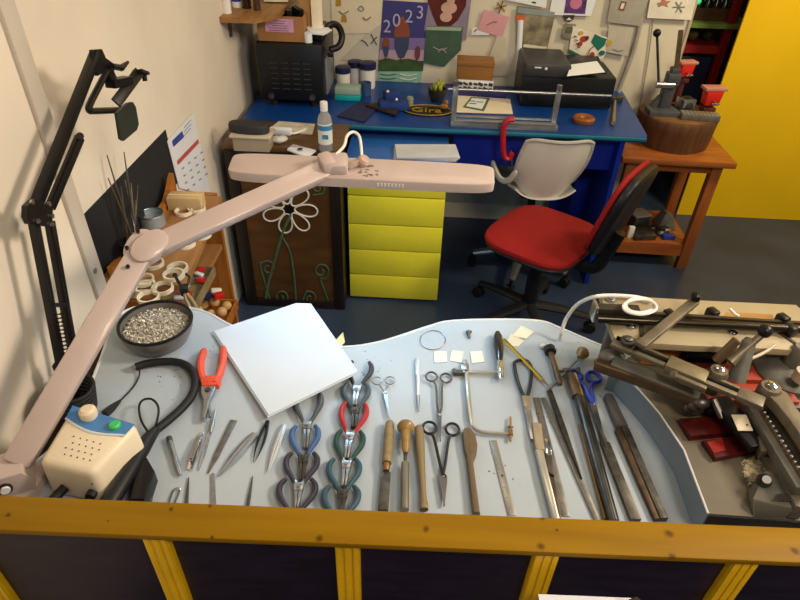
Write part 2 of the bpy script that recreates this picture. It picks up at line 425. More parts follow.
obj('glasses_case', b, mat('charcoal_case', '#2c2d31', .6, 0, .15, 20), label='charcoal oval case lying on the translucent box by the left wall', cat='case')
b = B(); p = onz(292, 134); b.quad([onz(270, 128, TZ + .012), onz(279, 121, TZ + .012), onz(315, 124, TZ + .004), onz(312, 134, TZ + .004)], .006)
obj('plastic_bag', b, mat('crumpled_clear_bag', '#cfc8bb', .3, 0, .2, 30, bump=.6, bscale=40), label='flattened pale plastic bag at the back of the brown cabinet top', cat='bag')
b = B()
b.box(onz(281, 134) + Vector((0, 0, .012)), (.085, .03, .024), (0, 0, -.05), bev=.004); obj('tissue_packet', b, paper, label='white packet beside the dark oval case on the cabinet', cat='packet')
b = B(); p = onz(277, 143); b.ball(p + Vector((.005, 0, .014)), (.03, .02, .014), 12); b.ball(p + Vector((.02, .015, .012)), (.02, .02, .012), 10)
obj('crumpled_wrapper', b, mat('crumpled_white', '#d9d5cc', .5, 0, .2, 40, bump=.8, bscale=60), label='crumpled white wrapper in front of the white packet on the cabinet', cat='wrapper')
b = B(); b.tube(bez([onz(286, 134, TZ + .006), onz(296, 133, TZ + .007), onz(306, 129, TZ + .006)], 5), [.004] * 11, 8); obj('white_stick', b, wht, label='thin white stick lying beside the crumpled wrapper on the cabinet', cat='stick')
b = B(); b.quad([onz(287, 149), onz(293, 144), onz(316, 150), onz(307, 157)], .006)
nt_ = obj('note_pad', b, paper, label='small white pad alone near the front of the brown cabinet top', cat='notepad')
b = B(); q = onz(300, 149, TZ + .0065); b.lathe([(0, 0), (.010, 0), (.010, .0006), (0, .0006)], Matrix.Translation(q)); obj('printed_dot', b, ink, nt_)
p = U(326, 150, z=TZ)
t = thing('spray_bottle', 'clear plastic bottle with white cap and blue white label on the brown cabinet', 'bottle', p)
h = .185
b = B(); b.lathe([(0, 0), (.024, 0), (.026, .004), (.026, .115), (.022, .13), (.012, .145), (.012, .15), (0, .15)]); obj('body', b, mat('bottle_clear', '#c5c9cc', .12, 0, .02, 5, trans=.6), t, local=True)
b = B(); b.lathe([(.0264, .03), (.0266, .03), (.0266, .105), (.0264, .105)]); obj('paper_label', b, wht, t, local=True)
b = B(); b.lathe([(.0267, .082), (.0269, .082), (.0269, .10), (.0267, .10)]); b.box((.004, -.0268, .06), (.022, .0008, .016)); obj('label_print', b, mat('sky_blue_print', '#3a8fc4', .5), t, local=True)
b = B(); b.lathe([(0, .148), (.0135, .148), (.0135, .176), (.012, .18), (0, .18)]); obj('cap', b, wht, t, local=True)
# ---------------------------------------------------------------- things on the blue desk
# black kiln / oven
x0, x1, y0, y1 = -.695, -.42, 2.56, 2.90; z0 = DZ + .03; z1 = 1.003
ov = thing('oven', 'black metal kiln oven with slotted vents at the left end of the blue desk', 'oven', ((x0 + x1) / 2, (y0 + y1) / 2, DZ))
b = B(); b.box(((x0 + x1) / 2, (y0 + y1) / 2, (z0 + z1) / 2), (x1 - x0, y1 - y0, z1 - z0), bev=.008); obj('body', b, mat('oven_black', '#15171c', .4, .2, .25, 12), ov)
b = B()
for r in range(6):
    for k in range(4): b.box((x0 + .07 + k * .046, y0 - .001, .82 + r * .021), (.030, .004, .004))
obj('vent_slots', b, mat('vent_dark', '#3a3b3e', .5, .3), ov)
for x in (x0 + .05, x1 - .05):
    b = B(); b.cyl((x, y0 + .04, DZ), (x, y0 + .04, z0 + .002), .018); obj('foot', b, rubber, ov)
    b = B(); b.cyl((x, y0 - .014, z0 + .02), (x, y0 + .01, z0 + .02), .012); obj('knob', b, dsteel, ov)
b = B(); b.box((x1 + .004, (y0 + y1) / 2 - .02, .86), (.01, .2, .15), bev=.004); obj('control_panel', b, mat('grey_panel', '#80848c', .45, .2), ov)
b = B(); b.box((x1 - .03, y0 + .15, z1 + .02), (.05, .20, .04), bev=.012); b.tube(bez([U(317, 47, Y=2.66), U(322, 36, Y=2.66), U(330, 25, Y=2.68), U(338, 26, Y=2.7), U(342, 36, Y=2.7), U(339, 46, Y=2.68), U(330, 50, Y=2.66)], 6), .014, 10); obj('lid_handle', b, blackm, ov)
b = B(); b.box((x1 + .03, y0 + .03, z1 - .045), (.024, .02, .016), bev=.003); obj('latch', b, blackm, ov)
# cardboard box with pink label
card = mat('cardboard', '#a07448', .8, 0, .1, 8)
bx = thing('cardboard_box', 'open cardboard box with a pink note on its front on top of the black oven', 'box', (-.588, 2.66, z1))
bf = [U(259, 40, Y=2.68), U(303, 40, Y=2.68)]
bw = .185; bc = -.588
b = B(); zt = z1 + .095
b.box((bc, 2.58, z1 + .05), (bw, .005, .095)); b.box((bc, 2.74, z1 + .05), (bw, .005, .095))
for x in (bc - bw / 2, bc + bw / 2): b.box((x, 2.66, z1 + .05), (.005, .16, .095))
b.box((bc, 2.66, z1 + .006), (bw, .16, .006)); obj('carton', b, card, bx)
b = B(); b.box((bc - .003, 2.576, z1 + .064), (.115, .002, .05)); pn = obj('pink_note', b, mat('pink_paper', '#cf9cc6', .7, 0, .08, 20), bx, label='pink note on the box front')
b = B()
for k in range(5): b.box((bc - .003 + random.uniform(-.01, .01), 2.5745, z1 + .045 + k * .009), (.08 - k * .006, .0008, .0016))
obj('handwriting', b, ink, pn)
for k in range(4):
    b = B(); b.box((bc - .05 + k * .034, 2.64 + (k % 2) * .03, z1 + .07), (.022, .05, .09), (.1 * k - .1, 0, .3 * k)); obj('boxed_part', b, black, label='black part sticking out of the open cardboard box on the oven', cat='part', group='black parts in the open cardboard box')
b = B(); b.box((-.50, 2.72, z1 + .10), (.05, .1, .2), bev=.002); obj('tall_carton', b, mat('tan_card', '#b98a55', .8, 0, .08), label='tall tan carton standing behind the box with the pink note', cat='box')
b = B(); b.box((-.455, 2.68, z1 + .115), (.045, .06, .16), (0, 0, .2), bev=.002)
obj('upright_booklet', b, paperw, label='cream booklet standing upright on the oven next to the tall tan carton', cat='booklet')
b = B()
for k in range(4): b.box((-.445, 2.63 + k * .003, z1 + .035 + .003 * k), (.09, .10, .0024), (0, .0, -.2 + .2 * k))
obj('loose_papers', b, paper, label='loose white papers on the oven lid right of the cardboard box', cat='paper')
b = B(); b.lathe([(0, 0), (.016, 0), (.016, .035), (0, .035)], Matrix.Translation((-.478, 2.585, z1 + .002))); obj('paper_roll', b, paper, label='short white paper roll beside the box on the oven', cat='roll')
# wall shelf, upper left
sh = thing('wall_shelf', 'small wooden wall shelf on the left wall with bottles on it', 'shelf', (-.70, 2.60, 1.095))
sp = [U(219, 17, X=WALLX), U(266, 22, z=U(219, 17, X=WALLX).z)]
sz = sp[0].z
b = B(); b.prism([(WALLX, sp[0].y), (WALLX + .135, sp[0].y + .01), (WALLX + .205, sp[0].y + .10), (WALLX + .205, 2.99), (WALLX, 2.99)], sz - .02, sz); obj('board', b, wood('shelf_wood', '#a87a45', '#80592c', 1, .5), sh)
b = B(); b.box((WALLX + .006, sp[0].y + .10, sz - .055), (.010, .012, .075)); obj('bracket', b, dsteel, sh)
SZ = sz
def bottle(name, label, x, y, r, h, m, capm, band=None):
    t = thing(name, label, 'bottle', (x, y, SZ))
    b = B(); b.lathe([(0, 0), (r, 0), (r, h * .8), (r * .6, h * .88), (r * .6, h * .9), (0, h * .9)]); obj('body', b, m, t, local=True)
    b = B(); b.lathe([(0, h * .88), (r * .7, h * .88), (r * .7, h), (0, h)]); obj('cap', b, capm, t, local=True)
    if band:
        b = B(); b.lathe([(r * 1.01, h * .2), (r * 1.03, h * .2), (r * 1.03, h * .55), (r * 1.01, h * .55)]); obj('paper_label', b, band, t, local=True)
q = U(227, 13, z=SZ); bottle('shelf_bottle', 'plain white bottle at the near end of the wall shelf', q.x, q.y, .018, .12, wht, wht)
q = U(237, 7, z=SZ); bottle('shelf_bottle', 'white bottle with a blue band second along the wall shelf', q.x, q.y, .018, .11, wht, wht, blue)
q = U(247, 8, z=SZ); bottle('shelf_bottle', 'dark glass bottle on the wall shelf', q.x, q.y, .018, .10, mat('amber_dark', '#2a1c12', .2), black)
q = U(255, 10, z=SZ); bottle('shelf_bottle', 'small brown bottle at the right of the dark bottle on the shelf', q.x + .01, q.y, .014, .08, mat('brown_glass', '#4a3420', .25), black)
b = B(); q = U(275, 3, z=SZ); b.box(q + Vector((.0, .05, .02)), (.10, .12, .03), (0, 0, .1), bev=.003); obj('paper_pad', b, paperw, label='cream pad lying at the far end of the wall shelf', cat='pad')
# white pots with navy lids
def pot(x, y, r, h, z, label):
    t = thing('lidded_pot', label, 'pot', (x, y, z), 0, 'white pots with navy lids')
    b = B(); b.lathe([(0, 0), (r * .92, 0), (r * .97, h * .1), (r, h * .78), (0, h * .8)]); obj('tub', b, wht, t, local=True)
    b = B(); b.lathe([(0, h * .76), (r * 1.1, h * .76), (r * 1.1, h * .98), (r, h), (0, h)]); obj('lid', b, navy, t, local=True)
pot(-.372, 2.83, .033, .105, DZ, 'front left white pot with a navy lid beside the oven')
pot(-.325, 2.93, .033, .105, DZ, 'white pot with a navy lid furthest back of the three')
pot(-.262, 2.88, .036, .115, DZ, 'right hand white pot with a navy lid, nearest the calendar')
t = thing('snap_box', 'clear snap lid box with a teal base in front of the white pots', 'box', (-.335, 2.71, DZ))
b = B(); b.box((0, 0, .013), (.115, .075, .026), bev=.004); obj('base', b, mat('turquoise_plastic', '#16a3a3', .35), t, local=True)
b = B(); b.box((0, 0, .042), (.112, .072, .03), bev=.004); obj('lid', b, mat('frosted_lid', '#b8cfc2', .3, 0, .05, 8, trans=.4), t, local=True)
b = B(); b.lathe([(0, 0), (.024, 0), (.026, .055), (.022, .055), (.02, .005), (0, .005)], Matrix.Translation((-.262, 2.775, DZ))); obj('blue_cup', b, mat('slate_blue', '#38507e', .4), label='small slate blue cup right of the turquoise snap box', cat='cup')
b = B(); b.prism([(p.x, p.y) for p in (onz(337, 117, DZ), onz(360, 102, DZ), onz(379, 108, DZ), onz(364, 123, DZ))], DZ, DZ + .006); obj('navy_folder', b, mat('navy_cloth', '#1d2350', .6, 0, .2, 30), label='navy rectangular folder lying at the front of the blue desk', cat='folder')
b = B(); b.prism([(p.x, p.y) for p in (onz(366, 108, DZ), onz(385, 104, DZ), onz(399, 112, DZ), onz(396, 118, DZ), onz(372, 110, DZ))], DZ + .0065, DZ + .016, bev=.003); obj('leather_strap', b, mat('dark_leather', '#2b221c', .5, 0, .2, 20), label='dark leather strap crossing the desk beside the navy folder', cat='strap')
b = B(); b.box((-.125, 2.60, DZ + .02), (.13, .09, .04), (0, 0, .15), bev=.012); b.box((-.135, 2.62, DZ + .05), (.07, .06, .05), (0, 0, .3), bev=.014)
bg = obj('blue_pouch', b, mat('blue_cloth', '#18367a', .8, 0, .2, 20, bump=.4, bscale=20), label='crumpled blue cloth pouch with white buttons below the calendar', cat='pouch')
b = B()
for x, z in ((-.15, .078), (-.11, .055)): b.ball((x, 2.588 if z > .06 else 2.560, DZ + z), .006, 8)
obj('button', b, wht, bg)
b = B(); b.lathe([(0, 0), (.016, 0), (.016, .03), (.013, .032), (.013, .036), (0, .036)], Matrix.Translation((-.055, 2.66, DZ))); obj('glass_vial', b, mat('greenish_glass', '#b8c2a8', .15, 0, .1, 20, trans=.4), label='tiny clear jar right of the blue pouch on the desk', cat='jar')
# potted cactus / bowl of green bits
t = thing('succulent_pot', 'small dark pot of yellow green succulents in front of the calendar wall', 'potted plant', (.065, 2.73, DZ))
b = B(); b.lathe([(0, 0), (.026, 0), (.040, .03), (.042, .055), (.036, .055), (.034, .04), (0, .04)]); obj('pot', b, mat('dark_pot', '#2e2a26', .6, 0, .2, 20), t, local=True)
b = B()
for k in range(12):
    a = k * 2.4; r = .006 + .0022 * k
    b.ball((r * math.cos(a), r * math.sin(a), .052 + .012 * (k % 3)), (.010, .010, .014), 8)
obj('leaves', b, mat('lime_leaf', '#9ca33a', .5, 0, .3, 40), t, local=True)
# oval brass sign 'Gira'
t = thing('oval_sign', 'black and gold oval plate lettered Gira lying on the blue desk', 'sign', (.025, 2.585, DZ))
b = B(); b.prism([(.108 * math.cos(i * PI / 20), .068 * math.sin(i * PI / 20)) for i in range(40)], 0, .006, bev=.002); obj('plate', b, mat('sign_black', '#18140f', .35), t, local=True)
b = B(); b.tube([(.104 * math.cos(i * PI / 20), .064 * math.sin(i * PI / 20), .0065) for i in range(40)], .0022, 6, True); obj('gilt_border', b, gold, t, local=True)
obj('lettering', text_mesh('Gira', .075, Matrix.Translation((-.005, -.003, .007))), gold, t, local=True)
b = B(); b.ball((0, 0, .013), (.018, .014, .013), 10); b.ball((.008, .004, .03), (.010, .010, .012), 8); b.bm.transform(Matrix.Translation((.095, 2.60, DZ + .0068)))
obj('amber_lump', b, mat('amber', '#b67a2c', .35, 0, .3, 40), label='small amber coloured lump at the right end of the oval sign', cat='stone')
# aluminium frame jig
alu = mat('aluminium', '#a9acb0', .35, .8, .1, 30)
fg = thing('rail_jig', 'long grey aluminium rail jig with a top bar at the front of the blue desk', 'frame', (.33, 2.50, DZ))
ax0, ax1 = U(450, 120, z=DZ).x, U(553, 122, z=DZ).x; ay = 2.435
b = B(); b.box(((ax0 + ax1) / 2, ay, DZ + .011), (ax1 - ax0, .05, .022), bev=.002); b.box(((ax0 + ax1) / 2, ay - .02, DZ + .026), (ax1 - ax0 - .02, .012, .012), bev=.001); obj('base_rail', b, alu, fg)
for x in (ax0 + .012, ax1 - .012):
    b = B(); b.box((x, ay + .03, DZ + .085), (.022, .018, .135), bev=.002); obj('upright', b, alu, fg)
    b = B(); b.cyl((x, ay + .03, DZ + .15), (x, ay + .03, DZ + .172), .011); obj('clamp_knob', b, steel, fg)
b = B(); b.cyl((ax0 - .02, ay + .03, DZ + .138), (ax1 + .20, ay + .03, DZ + .138), .0055, 12); obj('top_bar', b, steel, fg)
b = B(); b.box(((ax0 + ax1) / 2, ay + .035, DZ + .028), (ax1 - ax0 - .03, .008, .008)); obj('back_rail', b, alu, fg)
# papers behind the frame
b = B(); b.quad([onz(452, 112, DZ + .001), onz(455, 95, DZ + .001), onz(510, 99, DZ + .001), onz(513, 114, DZ + .001)], .0015); obj('paper_sheet', b, paperw, label='cream sheet lying on the desk behind the aluminium frame', cat='paper')
t = thing('leaflet', 'small green bordered leaflet lying on the cream sheet behind the frame', 'leaflet', onz(476, 103, DZ + .0028))
b = B(); b.quad([onz(463, 107, DZ + .003), onz(471, 97, DZ + .003), onz(490, 98, DZ + .003), onz(484, 111, DZ + .003)], .001); obj('card', b, mat('leaflet_green', '#5d7450', .7), t)
b = B(); b.quad([onz(466, 106, DZ + .0042), onz(472, 98, DZ + .0042), onz(487, 99, DZ + .0042), onz(482, 109, DZ + .0042)], .0004); obj('printed_panel', b, paper, t)
b = B()
for (x, y) in ((472, 101), (473, 103.5), (480, 102)): b.box(onz(x, y, DZ + .005), (.03, .008, .0006))
obj('print', b, navy, t)
b = B(); b.box((.275, 2.84, DZ + .013), (.22, .06, .026), (0, 0, -.03), bev=.002); obj('purple_book', b, mat('purple_cover', '#34306e', .45, 0, .2, 20), label='dark purple book lying under the patterned box', cat='book')
t = thing('patterned_box', 'black and white patterned box beneath the brown wooden box on the desk', 'box', (.24, 2.85, DZ + .0265))
b = B(); b.box((0, .0, .0225), (.165, .08, .045), (0, 0, -.03), bev=.002); obj('carton', b, paper, t, local=True)
b = B()
for k in range(14): b.box((-.07 + (k % 7) * .023, -.042 + (k % 7) * -.0006, .012 + (k // 7) * .02), (.014 + .004 * (k % 3), .003, .009 + .004 * (k % 2)), (0, .2 * (k % 3), 0))
obj('pattern', b, ink, t, local=True)
t = thing('wooden_box', 'plain brown wooden box on top of the patterned box against the wall', 'box', (.235, 2.87, DZ + .072))
bxw = wood('box_wood', '#94652f', '#7d5224', 0, .5)
b = B(); b.box((0, .0, .03), (.165, .10, .06), (-.0, 0, -.02), bev=.003); obj('body', b, bxw, t, local=True)
b = B(); b.box((0, -.001, .071), (.168, .104, .022), (0, 0, -.02), bev=.003); obj('lid', b, bxw, t, local=True)
# printer
pr = thing('printer', 'black inkjet printer near the right end of the blue desk', 'printer', (.62, 2.68, DZ))
px0, px1 = .437, .842
pb = mat('printer_black', '#17181c', .35, 0, .15, 12); pb2 = mat('printer_grey', '#3a3a3e', .45, 0, .1, 12)
xm = (px0 + px1) / 2
b = B(); b.box((xm, 2.84, DZ + .07), (px1 - px0, .27, .14), bev=.012); obj('body', b, pb, pr)
b = B(); b.box((px0 + .095, 2.81, DZ + .165), (.20, .26, .06), bev=.014); obj('scanner_lid', b, pb2, pr)
b = B(); b.box((px0 + .28, 2.86, DZ + .146), (.18, .2, .02), (.1, 0, 0), bev=.004); obj('paper_tray', b, pb, pr)
b = B(); b.box((xm, 2.703, DZ + .04), (px1 - px0 - .06, .006, .05), bev=.002); obj('output_slot', b, mat('slot_black', '#0a0a0c', .5), pr)
b = B(); b.box((px0 + .05, 2.70 - .022, DZ + .178), (.028, .004, .005)); b.cyl((px0 + .085, 2.677, DZ + .175), (px0 + .085, 2.69, DZ + .175), .006); obj('badge', b, wht, pr)
b = B(); z = DZ + .168; b.quad([U(567, 76, z=z), U(571, 64.5, z=z + .01), U(597, 61, z=z + .01), U(605, 72, z=z)], .0015); obj('printer_sheet', b, paper, label='white sheet lying on the printer tray', cat='paper')
# round wooden disc + hammer
b = B(); q = onz(583, 122, DZ); b.lathe([(0, .002), (.02, 0), (.042, 0), (.047, .008), (.047, .018), (.040, .024), (.018, .022), (.012, .014), (0, .012)], Matrix.Translation(q), 28); obj('wooden_dish', b, wood('disc_wood', '#a5652f', '#7c4518', 0, .35), label='round wooden dish near the right corner of the blue desk', cat='dish')
t = thing('hammer', 'small hammer with a grey head at the right end of the desk', 'hammer', onz(613, 112, DZ))
b = B(); p, q = onz(613, 123, DZ + .012), onz(615, 101, DZ + .012); b.tube([p, (p + q) / 2, q], [.009, .008, .006], 10); obj('handle', b, handlewood, t)
b = B(); b.box(onz(614.5, 99, DZ + .014), (.075, .022, .026), (0, 0, .05), bev=.004); obj('head', b, dsteel, t)
# red clamp hanging on the desk edge
rc = thing('clamp', 'red metal clamp hanging from the front edge of the blue desk', 'clamp', (.345, 2.37, .62))
b = B(); pl = [U(x, y, Y=2.368) for x, y in ((514, 119), (508, 120), (504, 126), (503, 140), (504, 155), (509, 158), (512, 153))]
b.tube(bez(pl, 5), .017, 8, flat=.7); obj('body', b, mat('clamp_red', '#b81f2a', .4, 0, .1, 20), rc)
b = B(); b.cyl(U(511, 150, Y=2.37), U(513, 176, Y=2.37), .003, 8); b.cyl(U(508, 168, Y=2.37), U(518, 168, Y=2.37), .002, 6); obj('screw', b, steel, rc)
# ---------------------------------------------------------------- papers on the back wall
WY = WALLY - .003
layer = [0]
def sheet(name, label, cat, px, m, marks=(), th=.0014, group=None):
    layer[0] += 1; y = WY - .0022 * layer[0] * .5
    b = B(); b.quad([U(a, c, Y=y) for a, c in px], th)
    o = obj(name, b, m, label=label, cat=cat, group=group)
    for k, (kind, mm, pts) in enumerate(marks):
        b = B(); yy = y - .0016 - .0004 * k
        if kind == 'p':
            b.quad([U(a, c, Y=yy) for a, c in pts], .0006)
        elif kind == 'l':
            b.tube(bez([U(a, c, Y=yy) for a, c in pts], 5), .0022, 5)
        elif kind == 'e':
            (a, c, ra, rc_) = pts; q = U(a, c, Y=yy); sx_ = (U(a + ra, c, Y=yy) - q).length; sz_ = (U(a, c + rc_, Y=yy) - q).length
            b.prism([(sx_ * math.cos(i * PI / 14), sz_ * math.sin(i * PI / 14)) for i in range(28)], 0, .0006, Matrix.Translation(q) @ Matrix.Rotation(PI / 2, 4, 'X'))
        obj('drawing', b, mm, o)
    return o, y
brn = mat('print_brown', '#7a5a3a', .8); gry = mat('print_grey', '#8d8a80', .8); grn = mat('print_green', '#3f6b4a', .7)
sheet('pinned_drawing', 'large cream drawing sheet with small sketches above the white pots', 'drawing', [(332, 34), (331, -12), (384, -12), (381, 33)], paperw,
      [('l', brn, [(339, 11), (343, 14), (349, 11)]), ('p', mat('ochre', '#b8923a', .8), [(341, 22), (342, 15), (346, 15), (347, 22)]), ('l', gry, [(358, 9), (361, 6), (364, 9), (361, 11), (358, 9)]), ('l', brn, [(363, 17), (366, 20), (371, 17)]), ('p', mat('ochre', ''), [(336, 6), (336, -3), (341, -3), (341, 6)])])
sheet('pinned_drawing', 'pale grey paper with two dark figures between the pots and the calendar', 'drawing', [(341, 60), (372, 30), (381, 24), (378, 60)], mat('greyish_paper', '#cbc6bb', .8, 0, .05),
      [('l', ink, [(361, 40), (365, 42), (368, 46)]), ('l', ink, [(371, 34), (374, 40), (377, 45)]), ('l', ink, [(377, 37), (374, 40), (371, 44)])])
cal_sky = mat('calendar_sky', '#3c3a82', .6, 0, .15, 3)
o, y = sheet('wall_calendar', 'purple wall calendar for 2023 with three cypress trees on a green hill', 'calendar', [(378, 71), (383, 0), (430, 3), (423, 71)], cal_sky,
      [('p', mat('dusk_pink', '#b99bb0', .6, 0, .1, 4), [(378.6, 61), (380, 48), (424.5, 48), (423.5, 61)]),
       ('p', mat('dusk_lilac', '#7d6ca6', .6, 0, .1, 4), [(379.6, 50), (380.5, 38), (425.5, 38), (424.5, 50)]),
       ('p', mat('hill_green', '#3e5a2c', .7, 0, .3, 30), [(378, 71), (379, 60), (388, 58), (396, 60), (408, 58.5), (423, 62), (423, 71)]),
       ('p', mat('cypress_blue', '#3b4668', .7), [(394, 36), (409.5, 36), (408.5, 48), (404, 58), (398.5, 58), (394.5, 48)]), ('p', mat('cypress_rust', '#8a4c34', .7), [(394, 37), (394, 30), (397, 22), (402.5, 15.5), (407, 22), (410, 30), (409.5, 37)]),
       ('p', mat('cypress_blue', ''), [(382, 46), (389.5, 46), (387.5, 57), (384.5, 57)]), ('p', mat('cypress_rust', ''), [(382, 46.5), (382.5, 41), (386, 36), (389.5, 41), (389.5, 46.5)]), ('e', mat('cypress_plum', '#6a3a44', .7), (417.5, 53, 2.7, 7)),
       ('l', ink, [(401, 57), (401, 60)]), ('l', ink, [(385.5, 56), (385.5, 60)]), ('l', ink, [(417, 59), (417, 61)])])
for ch, x, yy in (('2', 387, 27), ('0', 396.5, 21), ('2', 409, 17), ('3', 420, 13)):
    q = U(x, yy, Y=y - .004)
    obj('lettering', text_mesh(ch, .078, Matrix.Translation(q) @ Matrix.Rotation(PI / 2, 4, 'X'), .0006), mat('pale_lilac', '#b3aed0', .7), o)
sheet('calendar_page', 'pale teal dated page below the purple 2023 calendar', 'calendar', [(377, 86), (379, 71.5), (422, 71.5), (420, 87)], mat('mint_page', '#8dbcae', .7, 0, .1, 20),
      [('l', grn, [(380, 74 + k), (388, 75 + k), (396, 74 + k)]) for k in (0, 4, 8)] + [('l', wht, [(400, 74 + k), (408, 76 + k), (417, 74 + k)]) for k in (0, 4, 8)])
sheet('pinned_print', 'lilac grey sheet partly behind the dark red heart picture', 'print', [(424, 30), (430, -6), (472, -6), (466, 40), (440, 46)], mat('lilac_grey', '#8f859c', .75, 0, .1))
sheet('heart_print', 'dark red heart shaped print above the green card', 'print', [(427, -10), (467, -10), (466, 6), (458, 20), (451, 26), (437, 26), (432, 14), (428, 2)], mat('oxblood', '#5f1d14', .55, 0, .3, 14),
      [('e', mat('blossom', '#d2a898', .7), (449, 8, 8, 6)), ('e', mat('blossom', ''), (446, 17, 6, 5)), ('e', mat('blossom', ''), (451, 0, 4, 6))])
sheet('green_card', 'dark green painted card under the heart print', 'card', [(424, 63), (426, 26), (463, 27), (461, 50), (444, 67)], mat('deep_green_paint', '#43604f', .7, 0, .25, 8),
      [('p', mat('sage', '#9db4a0', .8), [(426, 30), (426.3, 26.5), (462, 27.5), (461, 31)]), ('l', mat('sage', ''), [(433, 47), (440, 50), (447, 48)]), ('l', mat('dusk_pink', ''), [(438, 52), (442, 49), (446, 53)])])
sheet('torn_paper', 'small torn white paper below the pink note', 'paper', [(471, 35), (473, 27), (490, 30), (489, 35)], paper, [('l', ink, [(474, 32), (477, 29)])])
sheet('sticky_note', 'pink square sticky note tilted on the wall', 'note', [(477.5, 30), (484, 9.5), (509, 17), (502, 37.5)], mat('pink_sticky', '#d8a0ab', .8, 0, .06, 10), [('l', mat('pink_ink', '#a86a7c', .8), [(487, 25), (493, 22), (497, 22)])])
sheet('wall_paper', 'cream vertical strip of paper curling on the wall right of the pink note', 'paper', [(482, 76), (497, 36), (506, 38), (508, 76)], mat('strip_paper', '#c9c1ae', .8, 0, .04))
t_ = B(); q = U(501, 7, Y=WY - .01)
for k in range(6): t_.bar(q, q + Vector((math.cos(k * PI / 3 + .3) * .026, 0, math.sin(k * PI / 3 + .3) * .026)), .006, .003, up=(0, 1, 0))
obj('star_ornament', t_, mat('brass_brown', '#9a7338', .5, .3), label='small brown star ornament above the pink sticky note', cat='ornament')
sheet('top_notice', 'white notice at the top of the wall above the aerial photo', 'notice', [(505, 0), (506, -10), (548, -10), (546, 8)], paper, [('p', ink, [(532, 3), (532, 1.5), (536, 2), (536, 3.5)])])
sheet('aerial_photo', 'beige and grey photo print with an orange tab above the printer', 'photo', [(516, 44), (517, 6), (556, 11), (547, 50), (523, 47)], mat('photo_grey', '#9a9078', .6, 0, .5, 16),
      [('p', mat('orange_tab', '#c8623a', .7), [(516, 21), (516, 15), (525, 15), (525, 20)]), ('p', mat('sky_grey', '#8f9a9a', .7), [(517, 13), (518, 7), (555, 12), (554, 17)]), ('p', paperw, [(523, 47), (524, 44), (547, 47), (546, 50)])])
b = B(); q0, q1 = U(517, 92, Y=2.975), U(520.5, 20, Y=2.985); b.cyl(q0, q1, .013, 16); obj('paper_tube', b, paper, label='tall white paper tube leaning on the wall behind the printer', cat='paper tube')
sheet('purple_print', 'white edged sheet with a purple picture at the top of the wall', 'print', [(549, 15), (554, -12), (600, -12), (591, 16)], paper, [('p', mat('violet_pic', '#6a3c8c', .6, 0, .5, 30), [(564, 13), (567, -6), (588, -6), (585, 14)]), ('e', mat('rose_glow', '#c87a9c', .6), (576, 3, 6, 6))])
sheet('black_badge', 'black triangular badge on the wall below the purple picture', 'badge', [(563, 15), (575, 15), (573, 20), (569, 22.5), (565, 20)], ink, [('p', paper, [(566, 20), (569, 17.5), (572, 20)])])
sheet('photo_card', 'small grey photo card below the black badge', 'photo', [(561, 38), (564, 24), (576, 24), (573, 40)], mat('photo_card', '#8b8878', .7, 0, .4, 40), [('p', mat('pc2', '#5f5f55', .7), [(565, 33), (566, 27), (573, 27), (572, 33)])])
wh2 = mat('card_white', '#ece6d8', .7)
sheet('floral_card', 'tilted greeting card with green leaves and red flowers above the printer', 'card', [(569, 50), (573, 26), (612, 39), (603, 59), (592, 60)], wh2,
      [('p', mat('teal_leaf', '#15705c', .6), [(591, 42), (595, 34), (601, 37), (607, 39), (604, 46), (598, 51), (594, 46)]), ('e', mat('flower_red', '#b03a32', .6), (584, 39, 4, 3)), ('e', mat('flower_red', ''), (580, 44, 2.5, 2.5)), ('e', mat('plum', '#5d2c3c', .6), (587, 38, 2, 2)), ('e', mat('flower_yellow', '#c9a645', .6), (581, 33, 2.5, 2)), ('e', mat('flower_red', ''), (592, 55, 2.5, 3)), ('e', mat('teal_leaf', ''), (602, 53, 3, 2.5)), ('e', mat('flower_yellow', ''), (609, 43, 2.5, 3)),
       ('p', mat('teal_leaf', ''), [(569, 52), (569, 49), (588, 59), (587, 61)])] + [('l', ink, [(574 + k, 36 + 3.6 * k), (577 + k, 37 + 3.6 * k)]) for k in range(4)] + [('l', brn, [(587, 57), (590, 50), (594, 46)])])
sheet('clear_sleeve', 'large grey transparent sleeve pinned right of the greeting card', 'plastic sleeve', [(607, 22), (613, -10), (652, -10), (639, 26)], mat('sleeve_grey', '#aeaaa0', .3, 0, .15, 10), [('p', brn, [(618, 10), (621, 1), (627, 2), (624, 11)]), ('p', paperw, [(620, 8.5), (622, 3), (625, 3.5), (623, 9)])])
sheet('clear_sleeve', 'pale folded sleeve hanging below the grey transparent sleeve', 'plastic sleeve', [(606, 52), (609, 25), (634, 28), (628, 56)], mat('sleeve_pale', '#c6c0b2', .35, 0, .15, 10), [('l', gry, [(613, 49), (618, 51), (623, 50)])])
sheet('star_paper', 'cream sheet with a red star and grey snowflake at the wall top right', 'drawing', [(647, 18), (652, -12), (699, -12), (691, 20)], wh2,
      [('p', mat('star_red', '#b9806a', .8), [(657, 3), (661, 2), (663, -4), (666, 1), (671, 1), (667, 4), (668, 7), (663, 5), (659, 7)])] + [('l', gry, [(679 - 6 * math.cos(k * PI / 3), 7 - 6 * math.sin(k * PI / 3)), (679 + 6 * math.cos(k * PI / 3), 7 + 6 * math.sin(k * PI / 3))]) for k in range(3)])
b = B(); pl = bez([U(643, -5, Y=2.99), U(640, 25, Y=2.988), U(632, 55, Y=2.985), U(621, 85, Y=2.98), U(618, 95, Y=2.97)], 6); b.tube(pl, .010, 8); obj('wall_cable', b, mat('grey_conduit', '#aaa59a', .5), label='grey flexible conduit running down the wall to the desk corner', cat='conduit')
